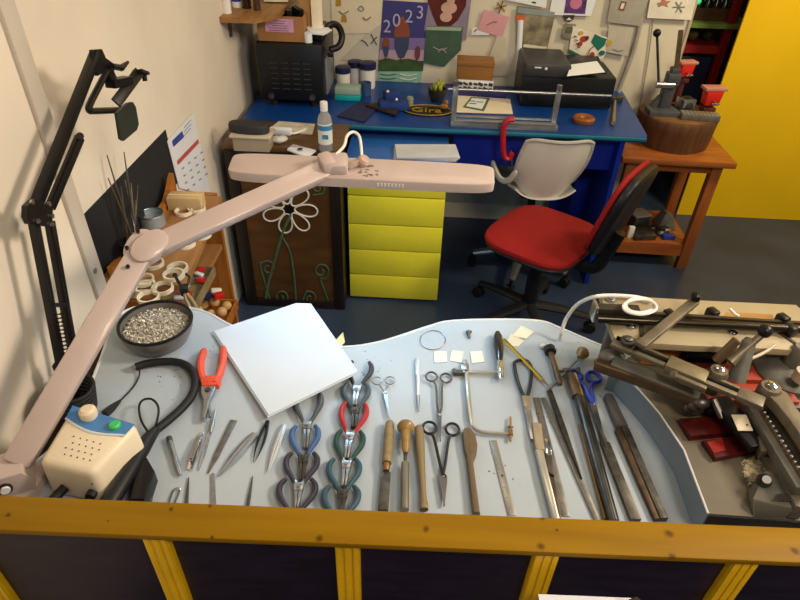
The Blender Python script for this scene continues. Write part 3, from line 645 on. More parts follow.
b = B(); b.tube(bez([U(653, 20, Y=2.992), U(648, 60, Y=2.992), U(640, 105, Y=2.992)], 6), .003, 6); obj('thin_cord', b, mat('thin_cord', '#a39b88', .6), label='thin pale cord hanging on the wall panel behind the lever press', cat='cord')
# ---------------------------------------------------------------- office chairs
def superell(a, b_, n, p=2.6):
    o = []
    for i in range(n):
        t = 2 * PI * i / n; c, s = math.cos(t), math.sin(t)
        o.append((a * math.copysign(abs(c) ** (2 / p), c), b_ * math.copysign(abs(s) ** (2 / p), s)))
    return o
def pad(b, a, w, z0, z1, M=None, p=3.2, n=40, crown=.012):
    """upholstered pad: rounded outline, soft edges, crowned top"""
    prof = [(.93, z0), (.985, z0 + (z1 - z0) * .2), (1., z0 + (z1 - z0) * .55), (.985, z1 - (z1 - z0) * .16), (.94, z1), (.7, z1 + crown * .7), (.35, z1 + crown)]
    o = superell(a, w, n, p); rings = []
    for s, z in prof: rings.append([b.bm.verts.new((x * s, y * s, z)) for x, y in o])
    f = [b.bm.faces.new(rings[0][::-1])]
    for A, C in zip(rings, rings[1:]):
        for j in range(n): f.append(b.bm.faces.new((A[j], A[(j + 1) % n], C[(j + 1) % n], C[j])))
    c = b.bm.verts.new((0, 0, prof[-1][1] + crown * .05))
    for j in range(n): f.append(b.bm.faces.new((rings[-1][j], rings[-1][(j + 1) % n], c)))
    if M is not None:
        for v in [v for r in rings for v in r] + [c]: v.co = M @ v.co
    return b
redf = mat('red_fabric', '#96100b', .85, 0, .08, 30, bump=.15, bscale=400)
def star_base(t, r, m, castm, rot=0., n=5, z=.075, off=(0, 0)):
    O = Vector((off[0], off[1], 0))
    for k in range(n):
        a = rot + k * 2 * PI / n; d = Vector((math.cos(a), math.sin(a), 0))
        b = B(); b.tube([O + d * .02 + Vector((0, 0, z + .035)), O + d * r * .55 + Vector((0, 0, z + .024)), O + d * r + Vector((0, 0, z))], [.026, .022, .017], 8, flat=.7); lg = obj('leg', b, m, t, local=True)
        b = B(); s = Vector((-d.y, d.x, 0)); p = O + d * r
        for q in (-.011, .011): b.cyl(p + s * (q - .007) + Vector((0, 0, .025)), p + s * (q + .007) + Vector((0, 0, .025)), .024, 14)
        b.cyl(p + Vector((0, 0, .03)), p + Vector((0, 0, z)), .008, 8); obj('caster', b, castm, lg, local=True)
rcp = Vector((.50, 2.075, 0)); rz = math.radians(-36)     # local -x = front
rc = thing('office_chair', 'red upholstered swivel chair with a black back shell standing in front of the desk', 'chair', rcp, rz)
star_base(rc, .27, mat('base_black', '#1c1c20', .5), rubber, rot=.5)
b = B(); b.cyl((0, 0, .10), (0, 0, .30), .028); b.cyl((0, 0, .30), (0, 0, .40), .018); obj('gas_post', b, black, rc, local=True)
b = B(); b.box((0, 0, .395), (.2, .16, .03), bev=.006); obj('mechanism', b, black, rc, local=True)
b = B(); pad(b, .188, .205, .415, .435, p=3.6); obj('seat_shell', b, black, rc, local=True)
b = B(); pad(b, .192, .21, .43, .462, p=3.6); obj('seat', b, redf, rc, local=True)
b = B(); b.tube(bez([(.03, 0, .385), (.17, 0, .38), (.235, 0, .40), (.262, 0, .48), (.285, 0, .57)], 5), .015, 8, flat=1.7); obj('back_bracket', b, black, rc, local=True)
Mb = Matrix.Translation((.264, 0, .66)) @ Matrix.Rotation(-PI / 2 + .24, 4, 'Y')
b = B(); pad(b, .165, .152, .004, .024, Mb, p=3.8, crown=.003); obj('backrest', b, redf, rc, local=True)
Mb2 = Mb @ Matrix.Translation((0, 0, -.034))
b = B(); pad(b, .165, .152, .004, .038, Mb2, p=3.8, crown=.0); obj('back_shell', b, black, rc, local=True)
b = B(); b.tube([(-.02, .12, .40), (-.02, .2, .395), (-.02, .235, .39)], .006, 8); b.ball((-.02, .24, .39), (.008, .022, .01), 8); obj('lever', b, black, rc, local=True)
# white shell chair
wcs = mat('grey_white_shell', '#d8d6cc', .38, 0, .08, 5)
wc = thing('shell_chair', 'grey white plastic shell swivel chair tucked against the blue desk', 'chair', (.53, 2.435, 0), math.radians(3))
def shell(fn, nu, nv, th=.006):
    b = B(); g = [[Vector(fn(i / (nu - 1), j / (nv - 1))) for j in range(nv)] for i in range(nu)]
    nr = [[None] * nv for _ in range(nu)]
    for i in range(nu):
        for j in range(nv):
            du = g[min(i + 1, nu - 1)][j] - g[max(i - 1, 0)][j]; dv = g[i][min(j + 1, nv - 1)] - g[i][max(j - 1, 0)]
            nr[i][j] = du.cross(dv).normalized()
    A = [[b.bm.verts.new(g[i][j]) for j in range(nv)] for i in range(nu)]
    C = [[b.bm.verts.new(g[i][j] + nr[i][j] * th) for j in range(nv)] for i in range(nu)]
    for i in range(nu - 1):
        for j in range(nv - 1):
            b.bm.faces.new((A[i][j], A[i + 1][j], A[i + 1][j + 1], A[i][j + 1])); b.bm.faces.new((C[i][j], C[i][j + 1], C[i + 1][j + 1], C[i + 1][j]))
    bd = [(i, 0) for i in range(nu)] + [(nu - 1, j) for j in range(1, nv)] + [(i, nv - 1) for i in range(nu - 2, -1, -1)] + [(0, j) for j in range(nv - 2, 0, -1)]
    for k in range(len(bd)):
        (i, j), (p, q) = bd[k], bd[(k + 1) % len(bd)]
        b.bm.faces.new((A[i][j], C[i][j], C[p][q], A[p][q]))
    bmesh.ops.recalc_face_normals(b.bm, faces=b.bm.faces[:]); return b
def backfn(u, v):      # u: across, v: up  (back towards the camera)
    x = (u - .5) * 2; w = .134 + .012 * math.sin(PI * v)
    corner = 1 - .10 * abs(x) ** 6 if v > .5 else 1
    zz = .468 + .282 * v - .02 * (x ** 6) * v + .06 * (abs(x) ** 3) * (1 - v)
    y = -.13 - .035 * v + .055 * x * x + .03 * (1 - v) ** 2
    return (x * w * (.90 + .10 * v ** .5) + .022 * v, y, zz)
bs = shell(backfn, 17, 11, -.007); obj('backrest', bs, wcs, wc, local=True)
def rimpts(): 
    return [backfn(0, j / 12) for j in range(13)] + [backfn(i / 14, 1) for i in range(1, 15)] + [backfn(1, 1 - j / 12) for j in range(1, 13)]
b = B(); b.tube(rimpts(), .0075, 8); obj('back_rim', b, mat('rim_grey_white', '#bdbab2', .3), wc, local=True)
def seatfn(u, v):
    x = (u - .5) * 2; y = -.11 + .33 * v
    z = .46 + .045 * abs(x) ** 3 - .02 * math.sin(PI * v) + .02 * (1 - v) ** 3 - .02 * v ** 4
    return (x * (.125 + .04 * v), y, z)
obj('seat', shell(seatfn, 15, 11, -.007), wcs, wc, local=True)
b = B(); b.tube(bez([(-.135, -.11, .60), (-.155, -.07, .54), (-.185, -.02, .53), (-.215, .05, .58)], 5), [.005] + [.009] * 14 + [.006], 8, flat=1.6)
obj('arm', b, wcs, wc, local=True)
b = B(); b.cyl((0, .08, .10), (0, .08, .45), .018, 14); b.box((0, .08, .432), (.14, .16, .02), bev=.004); obj('post', b, mat('dark_post', '#2c2e33', .4, .5), wc, local=True)
star_base(wc, .24, mat('silver_leg', '#9b9ca0', .35, .8, .05), rubber, rot=PI - .06, off=(0, .08))
# ---------------------------------------------------------------- wooden stand, right
stw = wood('orange_brown_wood', '#a8602a', '#834318', 0, .42, 5, coat=.1); stz = wood('orange_brown_upright', '#a8602a', '#834318', 2, .42, 5, coat=.1)
TZ2 = .585
cr_ = U(733, 165, z=TZ2); cl_ = U(631, 149, z=TZ2)
rzs = math.atan2(cr_.y - cl_.y, cr_.x - cl_.x)
st = thing('work_stand', 'square orange brown wooden stand with a low shelf beside the yellow wall', 'stand', (1.155, 2.765, 0), -.025)
w, d_ = .225, .195
b = B(); b.box((0, 0, TZ2 - .014), (2 * w + .05, 2 * d_ + .05, .028), bev=.005); obj('top', b, stw, st, local=True)
for x in (-1, 1):
    for y in (-1, 1):
        b = B(); b.box((x * (w - .035), y * (d_ - .03), (TZ2 - .028) / 2), (.048, .04, TZ2 - .028), bev=.004); obj('leg', b, stz, st, local=True)
for y in (-1, 1):
    for zz, hh in ((TZ2 - .05, .045), (.095, .05)): b = B(); b.box((0, y * (d_ - .03), zz), (2 * w - .118, .022, hh)); obj('rail', b, stw, st, local=True)
for x in (-1, 1):
    for zz, hh in ((TZ2 - .05, .045), (.095, .05)): b = B(); b.box((x * (w - .035), 0, zz), (.022, 2 * d_ - .10, hh)); obj('rail', b, stw, st, local=True)
b = B(); b.box((0, 0, .126), (2 * w - .05, 2 * d_ - .04, .014)); obj('shelf', b, stw, st, local=True)
sp_ = Vector((1.17, 2.76, 0))
# stump
stc = Vector((1.175, 2.775, TZ2))
stm = thing('stump', 'round wooden tree stump on top of the orange brown stand', 'stump', stc)
b = B(); prof = []
n = 40; rings = []
for r, z in ((.163, 0), (.168, .03), (.172, .09), (.176, .128), (.172, .136)):
    rings.append([b.bm.verts.new((r * (1 + .02 * math.sin(3 * a + 1) + .012 * math.sin(7 * a)) * math.cos(a), r * (1 + .02 * math.sin(3 * a + 1) + .012 * math.sin(7 * a)) * math.sin(a), z)) for a in [2 * PI * i / n for i in range(n)]])
b.bm.faces.new(rings[0][::-1]); b.bm.faces.new(rings[-1])
for A, C in zip(rings, rings[1:]):
    for j in range(n): b.bm.faces.new((A[j], A[(j + 1) % n], C[(j + 1) % n], C[j]))
obj('trunk', b, wood('stump_bark', '#6c4524', '#4a2e1a', 2, .6, 6), stm, local=True)
b = B(); b.lathe([(0, .1365), (.16, .1365), (.16, .1368), (0, .1368)], None, 36)
for r in (.04, .07, .1, .13, .15): b.ring((0, 0, .1366), r, .0012, 32, 5)
obj('end_grain', b, mat('end_grain', '#7e5630', .6, 0, .25, 12), stm, local=True)
PZ = TZ2 + .137
# arbor press
ap = thing('arbor_press', 'grey cast iron lever press standing on the stump', 'press', (1.075, 2.76, PZ))
apm = mat('press_grey', '#53565a', .5, .3, .2, 20)
q = Vector((1.085, 2.76, PZ))
b = B(); b.prism([(-.065, -.06), (.07, -.06), (.07, -.01), (.05, .07), (-.05, .07), (-.065, .02)], 0, .022, Matrix.Translation(q), bev=.004); obj('base', b, apm, ap)
b = B(); b.box(q + Vector((.012, .015, .075)), (.05, .05, .11), bev=.006); b.box(q + Vector((.012, .0, .15)), (.055, .055, .055), bev=.006); b.box(q + Vector((.012, -.0, .185)), (.036, .04, .03), bev=.005); obj('column', b, apm, ap)
b = B(); b.hexa([q + Vector(v) for v in ((-.05, .0, .02), (-.012, .0, .02), (-.012, .03, .02), (-.05, .03, .02), (-.02, .0, .07), (-.012, .0, .07), (-.012, .03, .07), (-.02, .03, .07))]); obj('gusset', b, apm, ap)
b = B(); b.cyl(q + Vector((-.06, -.02, .128)), q + Vector((.02, -.02, .128)), .014, 12); obj('pinion_shaft', b, steel, ap)
lt = U(657, 33, Y=q.y - .03); lb_ = q + Vector((-.048, -.02, .128))
b = B(); b.cyl(lb_, lt, .0055, 10); lv = obj('lever', b, dsteel, ap)
b = B(); b.ball(lt, .0165, 14); obj('ball_grip', b, blackm, lv)
b = B(); b.bar(q + Vector((.012, -.012, .19)), U(681, 30, Y=q.y), .017, .014, up=(0, 1, 0)); obj('rack_bar', b, darkbronze, ap)
# steel block and plate, red clamps
b = B(); q2 = U(687, 112, z=PZ); c0 = Vector((1.195, 2.78, PZ))
t = thing('dapping_block', 'cube shaped steel doming block on the stump beside the press', 'block', c0, .25)
b = B(); b.box((0, 0, .032), (.062, .062, .064), bev=.003); obj('cube', b, steel, t, local=True)
b = B(); 
for (x, y, r) in ((0, 0, .016), (.02, .02, .006), (-.02, .018, .007), (.02, -.02, .005), (-.02, -.02, .006)): b.lathe([(0, .0642), (r, .0642), (r, .0646), (0, .0646)], Matrix.Translation((x, y, 0)), 16)
b.lathe([(0, 0), (.02, 0), (.02, .0006), (0, .0006)], Matrix.Translation((0, -.0312, .032)) @ Matrix.Rotation(PI / 2, 4, 'X'), 16)
obj('hollows', b, dsteel, t, local=True)
c1 = Vector((1.235, 2.695, PZ))
t = thing('swage_plate', 'flat grey perforated plate along the near edge of the stump', 'plate', c1, -.06)
b = B(); b.box((0, 0, .013), (.165, .06, .026), bev=.002); obj('plate', b, castgrey, t, local=True)
b = B()
for i in range(9):
    for j in range(3): b.lathe([(0, .0262), (.0058, .0262), (.0058, .0266), (0, .0266)], Matrix.Translation((-.07 + i * .0175, -.018 + j * .018, 0)), 10)
obj('holes', b, mat('hole_pale', '#a49c88', .5, .3), t, local=True)
def redclamp(label, loc, s, rz, lift=0.):
    t = thing('red_vise', label, 'vise', loc, rz)
    if lift:
        b = B(); b.box((0, 0, .008), (.06, .06, .016), bev=.002); b.cyl((0, 0, .01), (0, 0, lift + .004), .016, 14); globals()['obj']('pedestal', b, mat('vise_dark', '#5a2a22', .5), t, local=True)
    VZ = Matrix.Translation((0, 0, lift))
    def obj(nm, b, m, t, local=True, _o=globals()['obj']):
        b.bm.transform(VZ); return _o(nm, b, m, t, local=True)
    rm = mat('vise_red', '#d8281c', .4, 0, .1, 20)
    b = B(); b.box((0, 0, .012 * s), (.06 * s, .05 * s, .024 * s), bev=.003); b.cyl((0, 0, .02 * s), (0, 0, .05 * s), .018 * s, 14); obj('base', b, mat('vise_dark', '#5a2a22', .5), t, local=True)
    b = B(); b.hexa([Vector(v) * s for v in ((-.034, -.026, .035), (.034, -.026, .035), (.034, .026, .035), (-.034, .026, .035), (-.04, -.03, .105), (.04, -.03, .105), (.04, .03, .105), (-.04, .03, .105))], .004); obj('body', b, rm, t, local=True)
    b = B(); b.box((0, 0, .112 * s), (.105 * s, .062 * s, .014 * s), bev=.002); obj('jaw_plate', b, mat('pale_red', '#c98a7a', .5), t, local=True)
    b = B(); b.cyl((0, -.03 * s, .06 * s), (0, -.06 * s, .055 * s), .006 * s, 8); b.cyl((-.02 * s, -.058 * s, .055 * s), (.02 * s, -.058 * s, .055 * s), .003, 6); obj('handle', b, steel, t, local=True)
redclamp('red bench vise at the right rim of the stump', (1.31, 2.80, PZ), .95, .1)
t = B(); c2 = Vector((1.215, 2.865, PZ))
redclamp('red vise half hidden behind the lever press on the stump', (U(685, 70, Y=2.875).x, 2.875, PZ), .8, .2, U(685, 76, Y=2.875).z - PZ - .028)
# things on the low shelf of the stand
LZ = .133
def low(x, y, z=LZ): return U(x, y, z=z)
q = low(652, 224, LZ)
t = thing('steel_block', 'pale steel block standing at the back of the low shelf of the stand', 'block', (1.13, 2.76, LZ), .3)
b = B(); b.box((0, 0, .035), (.085, .08, .07), bev=.003); obj('cube', b, dsteel, t, local=True)
b = B(); b.box((0, 0, .074), (.09, .085, .008), bev=.001); obj('top_plate', b, mat('pale_steel', '#c9c4b4', .4, .4), t, local=True)
for k, (x, y, s) in enumerate(((.03, -.07, .028), (.07, -.035, .022), (.005, -.02, .018))):
    b = B(); b.lathe([(0, 0), (s, 0), (s, s * .6), (s * .6, s), (s * .6, s * 1.5), (0, s * 1.5)], Matrix.Translation((1.20 + x, 2.75 + y, LZ)), 16)
    obj('steel_stake', b, [dsteel, steel, dsteel][k], label=['large dark round stake on the low shelf of the stand', 'bright round stake on the low shelf near the right leg', 'smallest dark stake on the low shelf of the stand'][k], cat='stake')
b = B(); b.hexa([Vector(v) + Vector((1.275, 2.77, LZ)) for v in ((-.05, -.05, 0), (.05, -.05, 0), (.05, .05, 0), (-.05, .05, 0), (-.02, -.03, .09), (.02, -.03, .07), (.02, .03, .07), (-.02, .03, .09))], .006)
obj('iron_wedge', b, castgrey, label='dark wedge shaped iron lump at the right of the low shelf', cat='lump')
b = B(); b.box((1.13, 2.655, LZ + .014), (.11, .09, .028), (0, 0, .15), bev=.003); obj('flat_iron', b, dsteel, label='flat grey iron slab at the front of the low shelf', cat='slab')
b = B(); b.box((1.065, 2.64, LZ + .03), (.028, .02, .06), (0, 0, .1), bev=.002); obj('white_packet', b, wht, label='small white packet upright at the left front of the low shelf', cat='packet')
b = B(); b.box((1.255, 2.64, LZ + .012), (.06, .03, .024), (0, 0, .1), bev=.003); obj('blue_box', b, blue, label='small blue box at the right front of the low shelf', cat='box')
# ---------------------------------------------------------------- red shelving in the alcove
rs = thing('shelf_unit', 'red framed shelving with a green top shelf in the dark alcove', 'shelf', (1.52, 3.62, 0))
rsm = mat('dark_red_frame', '#8e1a16', .45, 0, .1, 10); gsm = mat('green_shelf', '#6f8a3c', .5, 0, .1, 10)
YS = 3.42
rx = U(758 - 0, 60, Y=YS).x
pr_ = U(716, 40, Y=YS)
xl, xr = 1.10, U(718, 60, Y=YS).x
for x in (xl, xr):
    for y in (YS, YS + .35):
        b = B(); b.box((x, y, .55), (.035, .035, 1.1)); obj('post', b, rsm, rs)
zt = U(700, 24, Y=YS).z
z2 = U(700, 49, Y=YS).z
b = B(); b.box(((xl + xr) / 2 + .03, YS + .17, zt), (xr - xl + .16, .42, .022)); obj('shelf', b, gsm, rs, label='green top shelf')
b = B(); b.box(((xl + xr) / 2, YS + .17, z2), (xr - xl, .36, .04)); obj('shelf', b, rsm, rs)
b = B(); b.box(((xl + xr) / 2, YS + .17, .3), (xr - xl, .36, .03)); obj('shelf', b, rsm, rs)
b = B(); b.box(((xl + xr) / 2, YS + .16, (z2 + .3) / 2 - .01), (xr - xl - .05, .3, z2 - .36), bev=.01); obj('navy_bin', b, mat('navy_bin', '#141c38', .5, 0, .2, 10), label='dark navy bin on the lower shelf of the red shelving', cat='bin')
# bottle tray on the green shelf
t = thing('bottle_tray', 'dark wooden tray holding small dark bottles on the green shelf', 'tray', (xr - .07, YS + .10, zt + .011))
b = B(); b.box((0, 0, .006), (.22, .14, .012)); 
for y in (-.07, .07): b.box((0, y, .03), (.22, .008, .06))
for x in (-.11, .11): b.box((x, 0, .03), (.008, .14, .06))
obj('tray', b, wood('dark_tray', '#4b3018', '#35200f', 0), t, local=True)
for i in range(5):
    for j in range(2):
        b = B(); b.lathe([(0, 0), (.017, 0), (.017, .07), (.008, .085), (.008, .095), (.010, .095), (.010, .115), (0, .115)], Matrix.Translation((xr - .07 - .088 + i * .044, YS + .07 + j * .05, zt + .024)), 14)
        obj('dropper_bottle', b, mat('dark_bottle', '#23221f', .2, 0, .1), label='small dark bottle in the wooden tray on the green shelf', cat='bottle', group='bottles in the tray on the green shelf')
b = B(); b.ball(U(697, 1, Y=YS + .02), (.022, .022, .016), 12); obj('green_gem_lamp', b, mat('green_light', '#1fae6e', .3, emit=('#18c878', 1.2)), label='small glowing green lamp at the left end of the green shelf', cat='lamp')
for k, (x, y, s, h, nm, cc) in enumerate(((690, 44, .05, .05, 'yellowish cloth bundle', '#6e6434'), (703, 43, .045, .07, 'dark olive bundle', '#2f3426'))):
    q = U(x, y, Y=YS + .1); b = B(); b.ball((q.x + .012 * k - .006, q.y, z2 + .021 + h * .6), (s * .62, s, h * .6), 12); obj('cloth_bundle', b, mat('bundle%d' % k, cc, .8, 0, .3, 20, bump=.4), label=nm + ' on the red middle shelf', cat='bundle')
tw = thing('tool_rack', 'dark rack of pale metal tools hanging on the alcove side beside the yellow wall', 'tool rack', (1.72, 3.6, 0))
b = B(); b.box((1.72, 3.6, .45), (.16, .03, .9)); obj('board', b, mat('rack_board', '#2a2216', .6), tw)
random.seed(11)
for k in range(12):
    x = 1.66 + (k % 4) * .035; z = .62 + (k // 4) * .10
    b = B(); b.tube([(x, 3.57, z), (x + random.uniform(-.01, .015), 3.565, z + .075)], [.005, .009], 8); obj('hanging_tool', b, [steel, dsteel, mat('dull_olive', '#4b4a30', .6)][k % 3], tw)
# ---------------------------------------------------------------- wooden side unit along the left wall
SX = -.575; SZT = .77
su = thing('side_unit', 'golden oak side unit along the left wall with open shelves', 'side unit', (-.68, 1.5, 0))
sy0, sy1 = 1.19, 1.665
b = B(); b.prism([(WALLX, sy0), (SX + .01, sy0), (SX - .035, sy1), (WALLX, sy1)], SZT - .02, SZT, bev=.003); obj('top', b, wood('oak_along', '#a9794a', '#8a5c30', 1, .45, 5), su)
b = B(); b.prism([(-WALLX * 0, 0)] and [(WALLX, sy1 + .001), (SX - .055, sy1 + .001), (SX - .055, sy1 + .02), (WALLX, sy1 + .02)], 0, SZT); obj('end_panel', b, oakz, su)
b = B(); b.box(((WALLX + SX) / 2 - .02, sy0 - .008, SZT / 2 - .02), (SX - WALLX - .04, .016, SZT - .06)); obj('end_panel', b, oakz, su)
b = B(); b.box(((WALLX + SX) / 2 - .03, (sy0 + sy1) / 2, .585), (SX - WALLX - .06, sy1 - sy0 - .002, .016)); obj('shelf', b, wood('oak_along', '', '', 1), su)
b = B(); b.box(((WALLX + SX) / 2 - .03, (sy0 + sy1) / 2, .33), (SX - WALLX - .06, sy1 - sy0 - .002, .016)); obj('shelf', b, wood('oak_along', '', '', 1), su)
# scrolled brackets against the wall
for (ya, yb) in ((1.655, 1.50), (1.20, 1.26)):
    b = B(); s = 1 if yb < ya else -1
    pr2 = [(0, 0), (.155, 0), (.12, .02), (.085, .024), (.05, .042), (.02, .064), (0, .075)] if s > 0 else [(0, 0), (.08, 0), (.07, .018), (.04, .03), (0, .034)]
    b.prism([(p[0], p[1]) for p in pr2], -.007, .007, Matrix(((0, 0, 1, WALLX + .03), (-s, 0, 0, ya), (0, 1, 0, SZT), (0, 0, 0, 1)))); obj('scroll_bracket', b, oak, su)
# black felt board on the wall, tools, notices
b = B(); z1_ = .944; b.quad([(WALLX + .002, 1.197, .772), (WALLX + .002, 1.756, .765), (WALLX + .002, 1.745, z1_), (WALLX + .002, 1.195, z1_)], -.004)
obj('black_board', b, mat('black_felt', '#1d1e22', .8, 0, .15, 30), label='black board fixed low on the left wall behind the side unit', cat='board')
xx = WALLX + .004
def lw(x, y): return U(x, y, X=xx)
t = thing('wall_notice', 'white calendar sheet with a blue block and a red band on the left wall', 'calendar', lw(190, 165))
b = B(); b.quad([lw(179, 188), lw(167, 141), lw(193, 112), lw(211, 196)], -.0015); obj('page', b, mat('notice_white', '#dfe2ea', .7, 0, .03), t)
def lq(px, m, nm):
    global xx
    xx = WALLX + .0066; b = B(); b.quad([lw(*p) for p in px], -.0005); obj(nm, b, m, t); xx = WALLX + .004
lq([(173.5, 147), (172, 141), (182, 131), (184, 137)], mat('notice_blue', '#3c4aa0', .6, 0, .2, 60), 'blue_heading')
lq([(178, 165), (177, 161), (198, 139), (199, 143)], mat('notice_red', '#c0504a', .6), 'red_band')
b = B()
xx = WALLX + .0068
for k in range(3): b.bar(lw(184, 127 + k * 4 - 3 + 4), lw(191, 119 + k * 4 + 1), .0022, .0006, up=(1, 0, 0))
for r in range(4):
    for k in range(4):
        p = (182 + k * 6.2 + r * 1.6, 169 - k * 5.2 + r * 7.2); b.bar(lw(*p), lw(p[0] + 2.2, p[1] - 1.6), .005, .0006, up=(1, 0, 0))
obj('print', b, mat('notice_ink', '#7f84b8', .7), t)
xx = WALLX + .004
# rods in a holder
b = B(); hp = Vector((-.735, 1.30, SZT))
b.lathe([(0, 0), (.03, 0), (.03, .05), (.026, .05), (.026, .01), (0, .01)], Matrix.Translation(hp)); obj('rod_holder', b, black, label='black round holder for thin rods on the near end of the side unit', cat='holder')
random.seed(5)
tips = [(107, 155), (108, 178), (124, 152), (121, 186), (125, 180), (131, 183), (138, 185), (135, 200)]
for k, tp in enumerate(tips):
    base = hp + Vector((random.uniform(-.014, .014), random.uniform(-.014, .014), .011)); q = U(*tp, X=WALLX + .02 + .006 * (k % 3))
    b = B(); b.tube([base, base.lerp(q, .5), q], [.0032, .0028, .0014], 7)
    obj('needle_rod', b, [dsteel, darkbronze][k % 2], label=['tallest thin metal rod leaning left in the black holder', 'left short thin rod in the black holder', 'tall thin rod reaching above the black board'][k] if k < 3 else 'short dark rod bunched in the black holder before the black board', cat='rod', group='rods in the black holder')
q = U(153, 224, z=SZT)
t = thing('tin', 'open round grey metal tin on the side unit', 'tin', (q.x + .002, q.y, SZT))
b = B(); b.lathe([(0, 0), (.034, 0), (.034, .034), (.031, .034), (.031, .018), (0, .018)], None, 28); obj('can', b, mat('tin_grey', '#9aa2a6', .35, .3, .1, 20), t, local=True)
b = B(); b.ring((0, 0, .034), .033, .0022); obj('rim', b, steel, t, local=True)
t = thing('card_box', 'small pale cardboard box at the far end of the side unit', 'box', (-.69, 1.585, SZT))
b = B(); q0, q1 = U(172, 213, z=SZT), U(209, 205, z=SZT)
b.box((0, 0, .02), (.10, .05, .04), (0, 0, .05), bev=.002); obj('carton', b, mat('pale_card', '#cfae7a', .75, 0, .05), t, local=True)
b = B(); b.box((0, 0, .0405), (.101, .004, .001), (0, 0, .05)); obj('tape', b, paperw, t, local=True)
# cream rings
crm = mat('cream_ring', '#eadfc2', .5, 0, .05, 15)
ringp = [(186, 245, 'cream ring in the middle of the row under the lamp elbow arm'), (202, 236, 'cream ring nearest the right edge of the side unit top'), (178, 270, 'thick cream ring in front of the key tool'), (154, 265, 'cream ring half hidden under the lamp elbow'), (144, 282, 'cream ring at the left beside the lamp arm'), (146, 289, 'cream ring leftmost and lowest by the lamp arm'), (163, 290, 'cream ring closest to the shot bowl'), (175, 280, 'thin cream ring under the black handled tool'), (184, 213, 'cream ring in front of the pale cardboard box'), (197, 210, 'second cream ring in front of the pale cardboard box'), (149, 299, 'cream ring just behind the bowl rim at left')]
r0 = None
for k, (x, y, lb) in enumerate(ringp):
    q = U(x, y, z=SZT)
    if q.x < WALLX + .04: q.x = WALLX + .04
    if r0 is None:
        b = B(); b.lathe([(.0215, 0), (.0262, 0), (.0262, .010), (.0215, .010), (.0215, 0)], None, 28)
        r0 = obj('ring_band', b, crm, label=lb, cat='ring', group='cream rings on the side unit', local=True); r0.location = q
    else: 
        rr = dup(r0, q + Vector((0, 0, .0104 if k in (7,) else 0)), 0, lb)
# wooden tweezers / key tool
t = thing('clamp_tool', 'black handled forked tool leaning at the front edge of the side unit', 'tool', U(185, 296, z=SZT))
pts0 = U(184, 290, z=SZT + .03); 
b = B(); b.box(pts0, (.018, .018, .03), (0.3, 0, .3), bev=.003); obj('collar', b, black, t)
b = B(); b.tube(bez([pts0, U(178, 281, z=SZT + .045), U(175, 275, z=SZT + .05)], 4), .004, 8); b.ball(U(175, 275, z=SZT + .05), .006, 8); b.tube(bez([pts0, U(188, 283, z=SZT + .045), U(189, 277, z=SZT + .05), U(186, 274, z=SZT + .05)], 4), .003, 8); obj('handle', b, black, t)
for d in (0, 6):
    b = B(); b.tube([pts0, U(186 + d, 300, z=SZT + .01), U(193 + d, 312, z=SZT - .012)], [.004, .005, .004], 8); obj('prong', b, handlewood, t)
# things on lower shelves of the side unit
t = thing('wooden_tray', 'small wooden tray of pink and white pieces on the middle shelf of the side unit', 'tray', (-.655, 1.38, .594))
b = B(); b.box((0, 0, .005), (.10, .22, .01)); 
for x in (-.05, .05): b.box((x, 0, .014), (.006, .22, .028))
for y in (-.11, .11): b.box((0, y, .014), (.10, .006, .028))
obj('tray', b, handlewood, t, local=True)
random.seed(3)
for k in range(9):
    b = B(); b.box((-.655 + random.uniform(-.03, .035), 1.40 + (k - 4) * .02, .609 + .004 * (k % 3)), (.03, .014, .008), (0, 0, random.uniform(-.6, .6)), bev=.002)
    obj('coloured_chip', b, [mat('hot_pink', '#d34a86', .5), wht, red][k % 3], label=['pink chip in the small wooden tray of the side unit', 'white chip in the small wooden tray of the side unit', 'red chip in the small wooden tray of the side unit'][k % 3], cat='chip', group=['pink chips in the tray', 'white chips in the tray', 'red chips in the tray'][k % 3])
bz = .339
def lowbox(x, y, z): return U(x, y, z=z)
q = U(222, 308, z=bz + .05)
t = thing('ball_crate', 'shallow crate of wooden balls on the lowest shelf of the side unit', 'crate', (-.70, 1.545, bz))
b = B(); b.box((0, 0, .006), (.17, .22, .012))
for x in (-.085, .085): b.box((x, 0, .016), (.008, .22, .032))
for y in (-.11, .11): b.box((0, y, .016), (.17, .008, .032))
obj('crate', b, oak, t, local=True)
bm_ = wood('ball_wood', '#d8b47e', '#bb9158', 0, .5, 4)
for i in range(4):
    for j in range(4):
        b = B(); b.ball((-.70 - .06 + i * .04, 1.545 - .078 + j * .052, bz + .030 + .014 * ((i + j) % 2)), .017, 14); obj('wooden_ball', b, bm_, label='pale wooden ball in the crate at the foot of the side unit', cat='ball', group='wooden balls in the crate')
for k, (dx, dy, cc) in enumerate(((-.02, .07, teal), (.03, .085, wht), (.045, .06, red), (.01, .05, navy))):
    b = B(); b.box((-.70 + dx, 1.545 + dy, bz + .082 + .002 * k), (.035, .022, .02), (0, .2, .4 * k), bev=.004); obj('plastic_bit', b, cc, label=['teal', 'white', 'red', 'navy'][k] + ' plastic bit lying on the wooden balls of the side unit', cat='plastic bit')
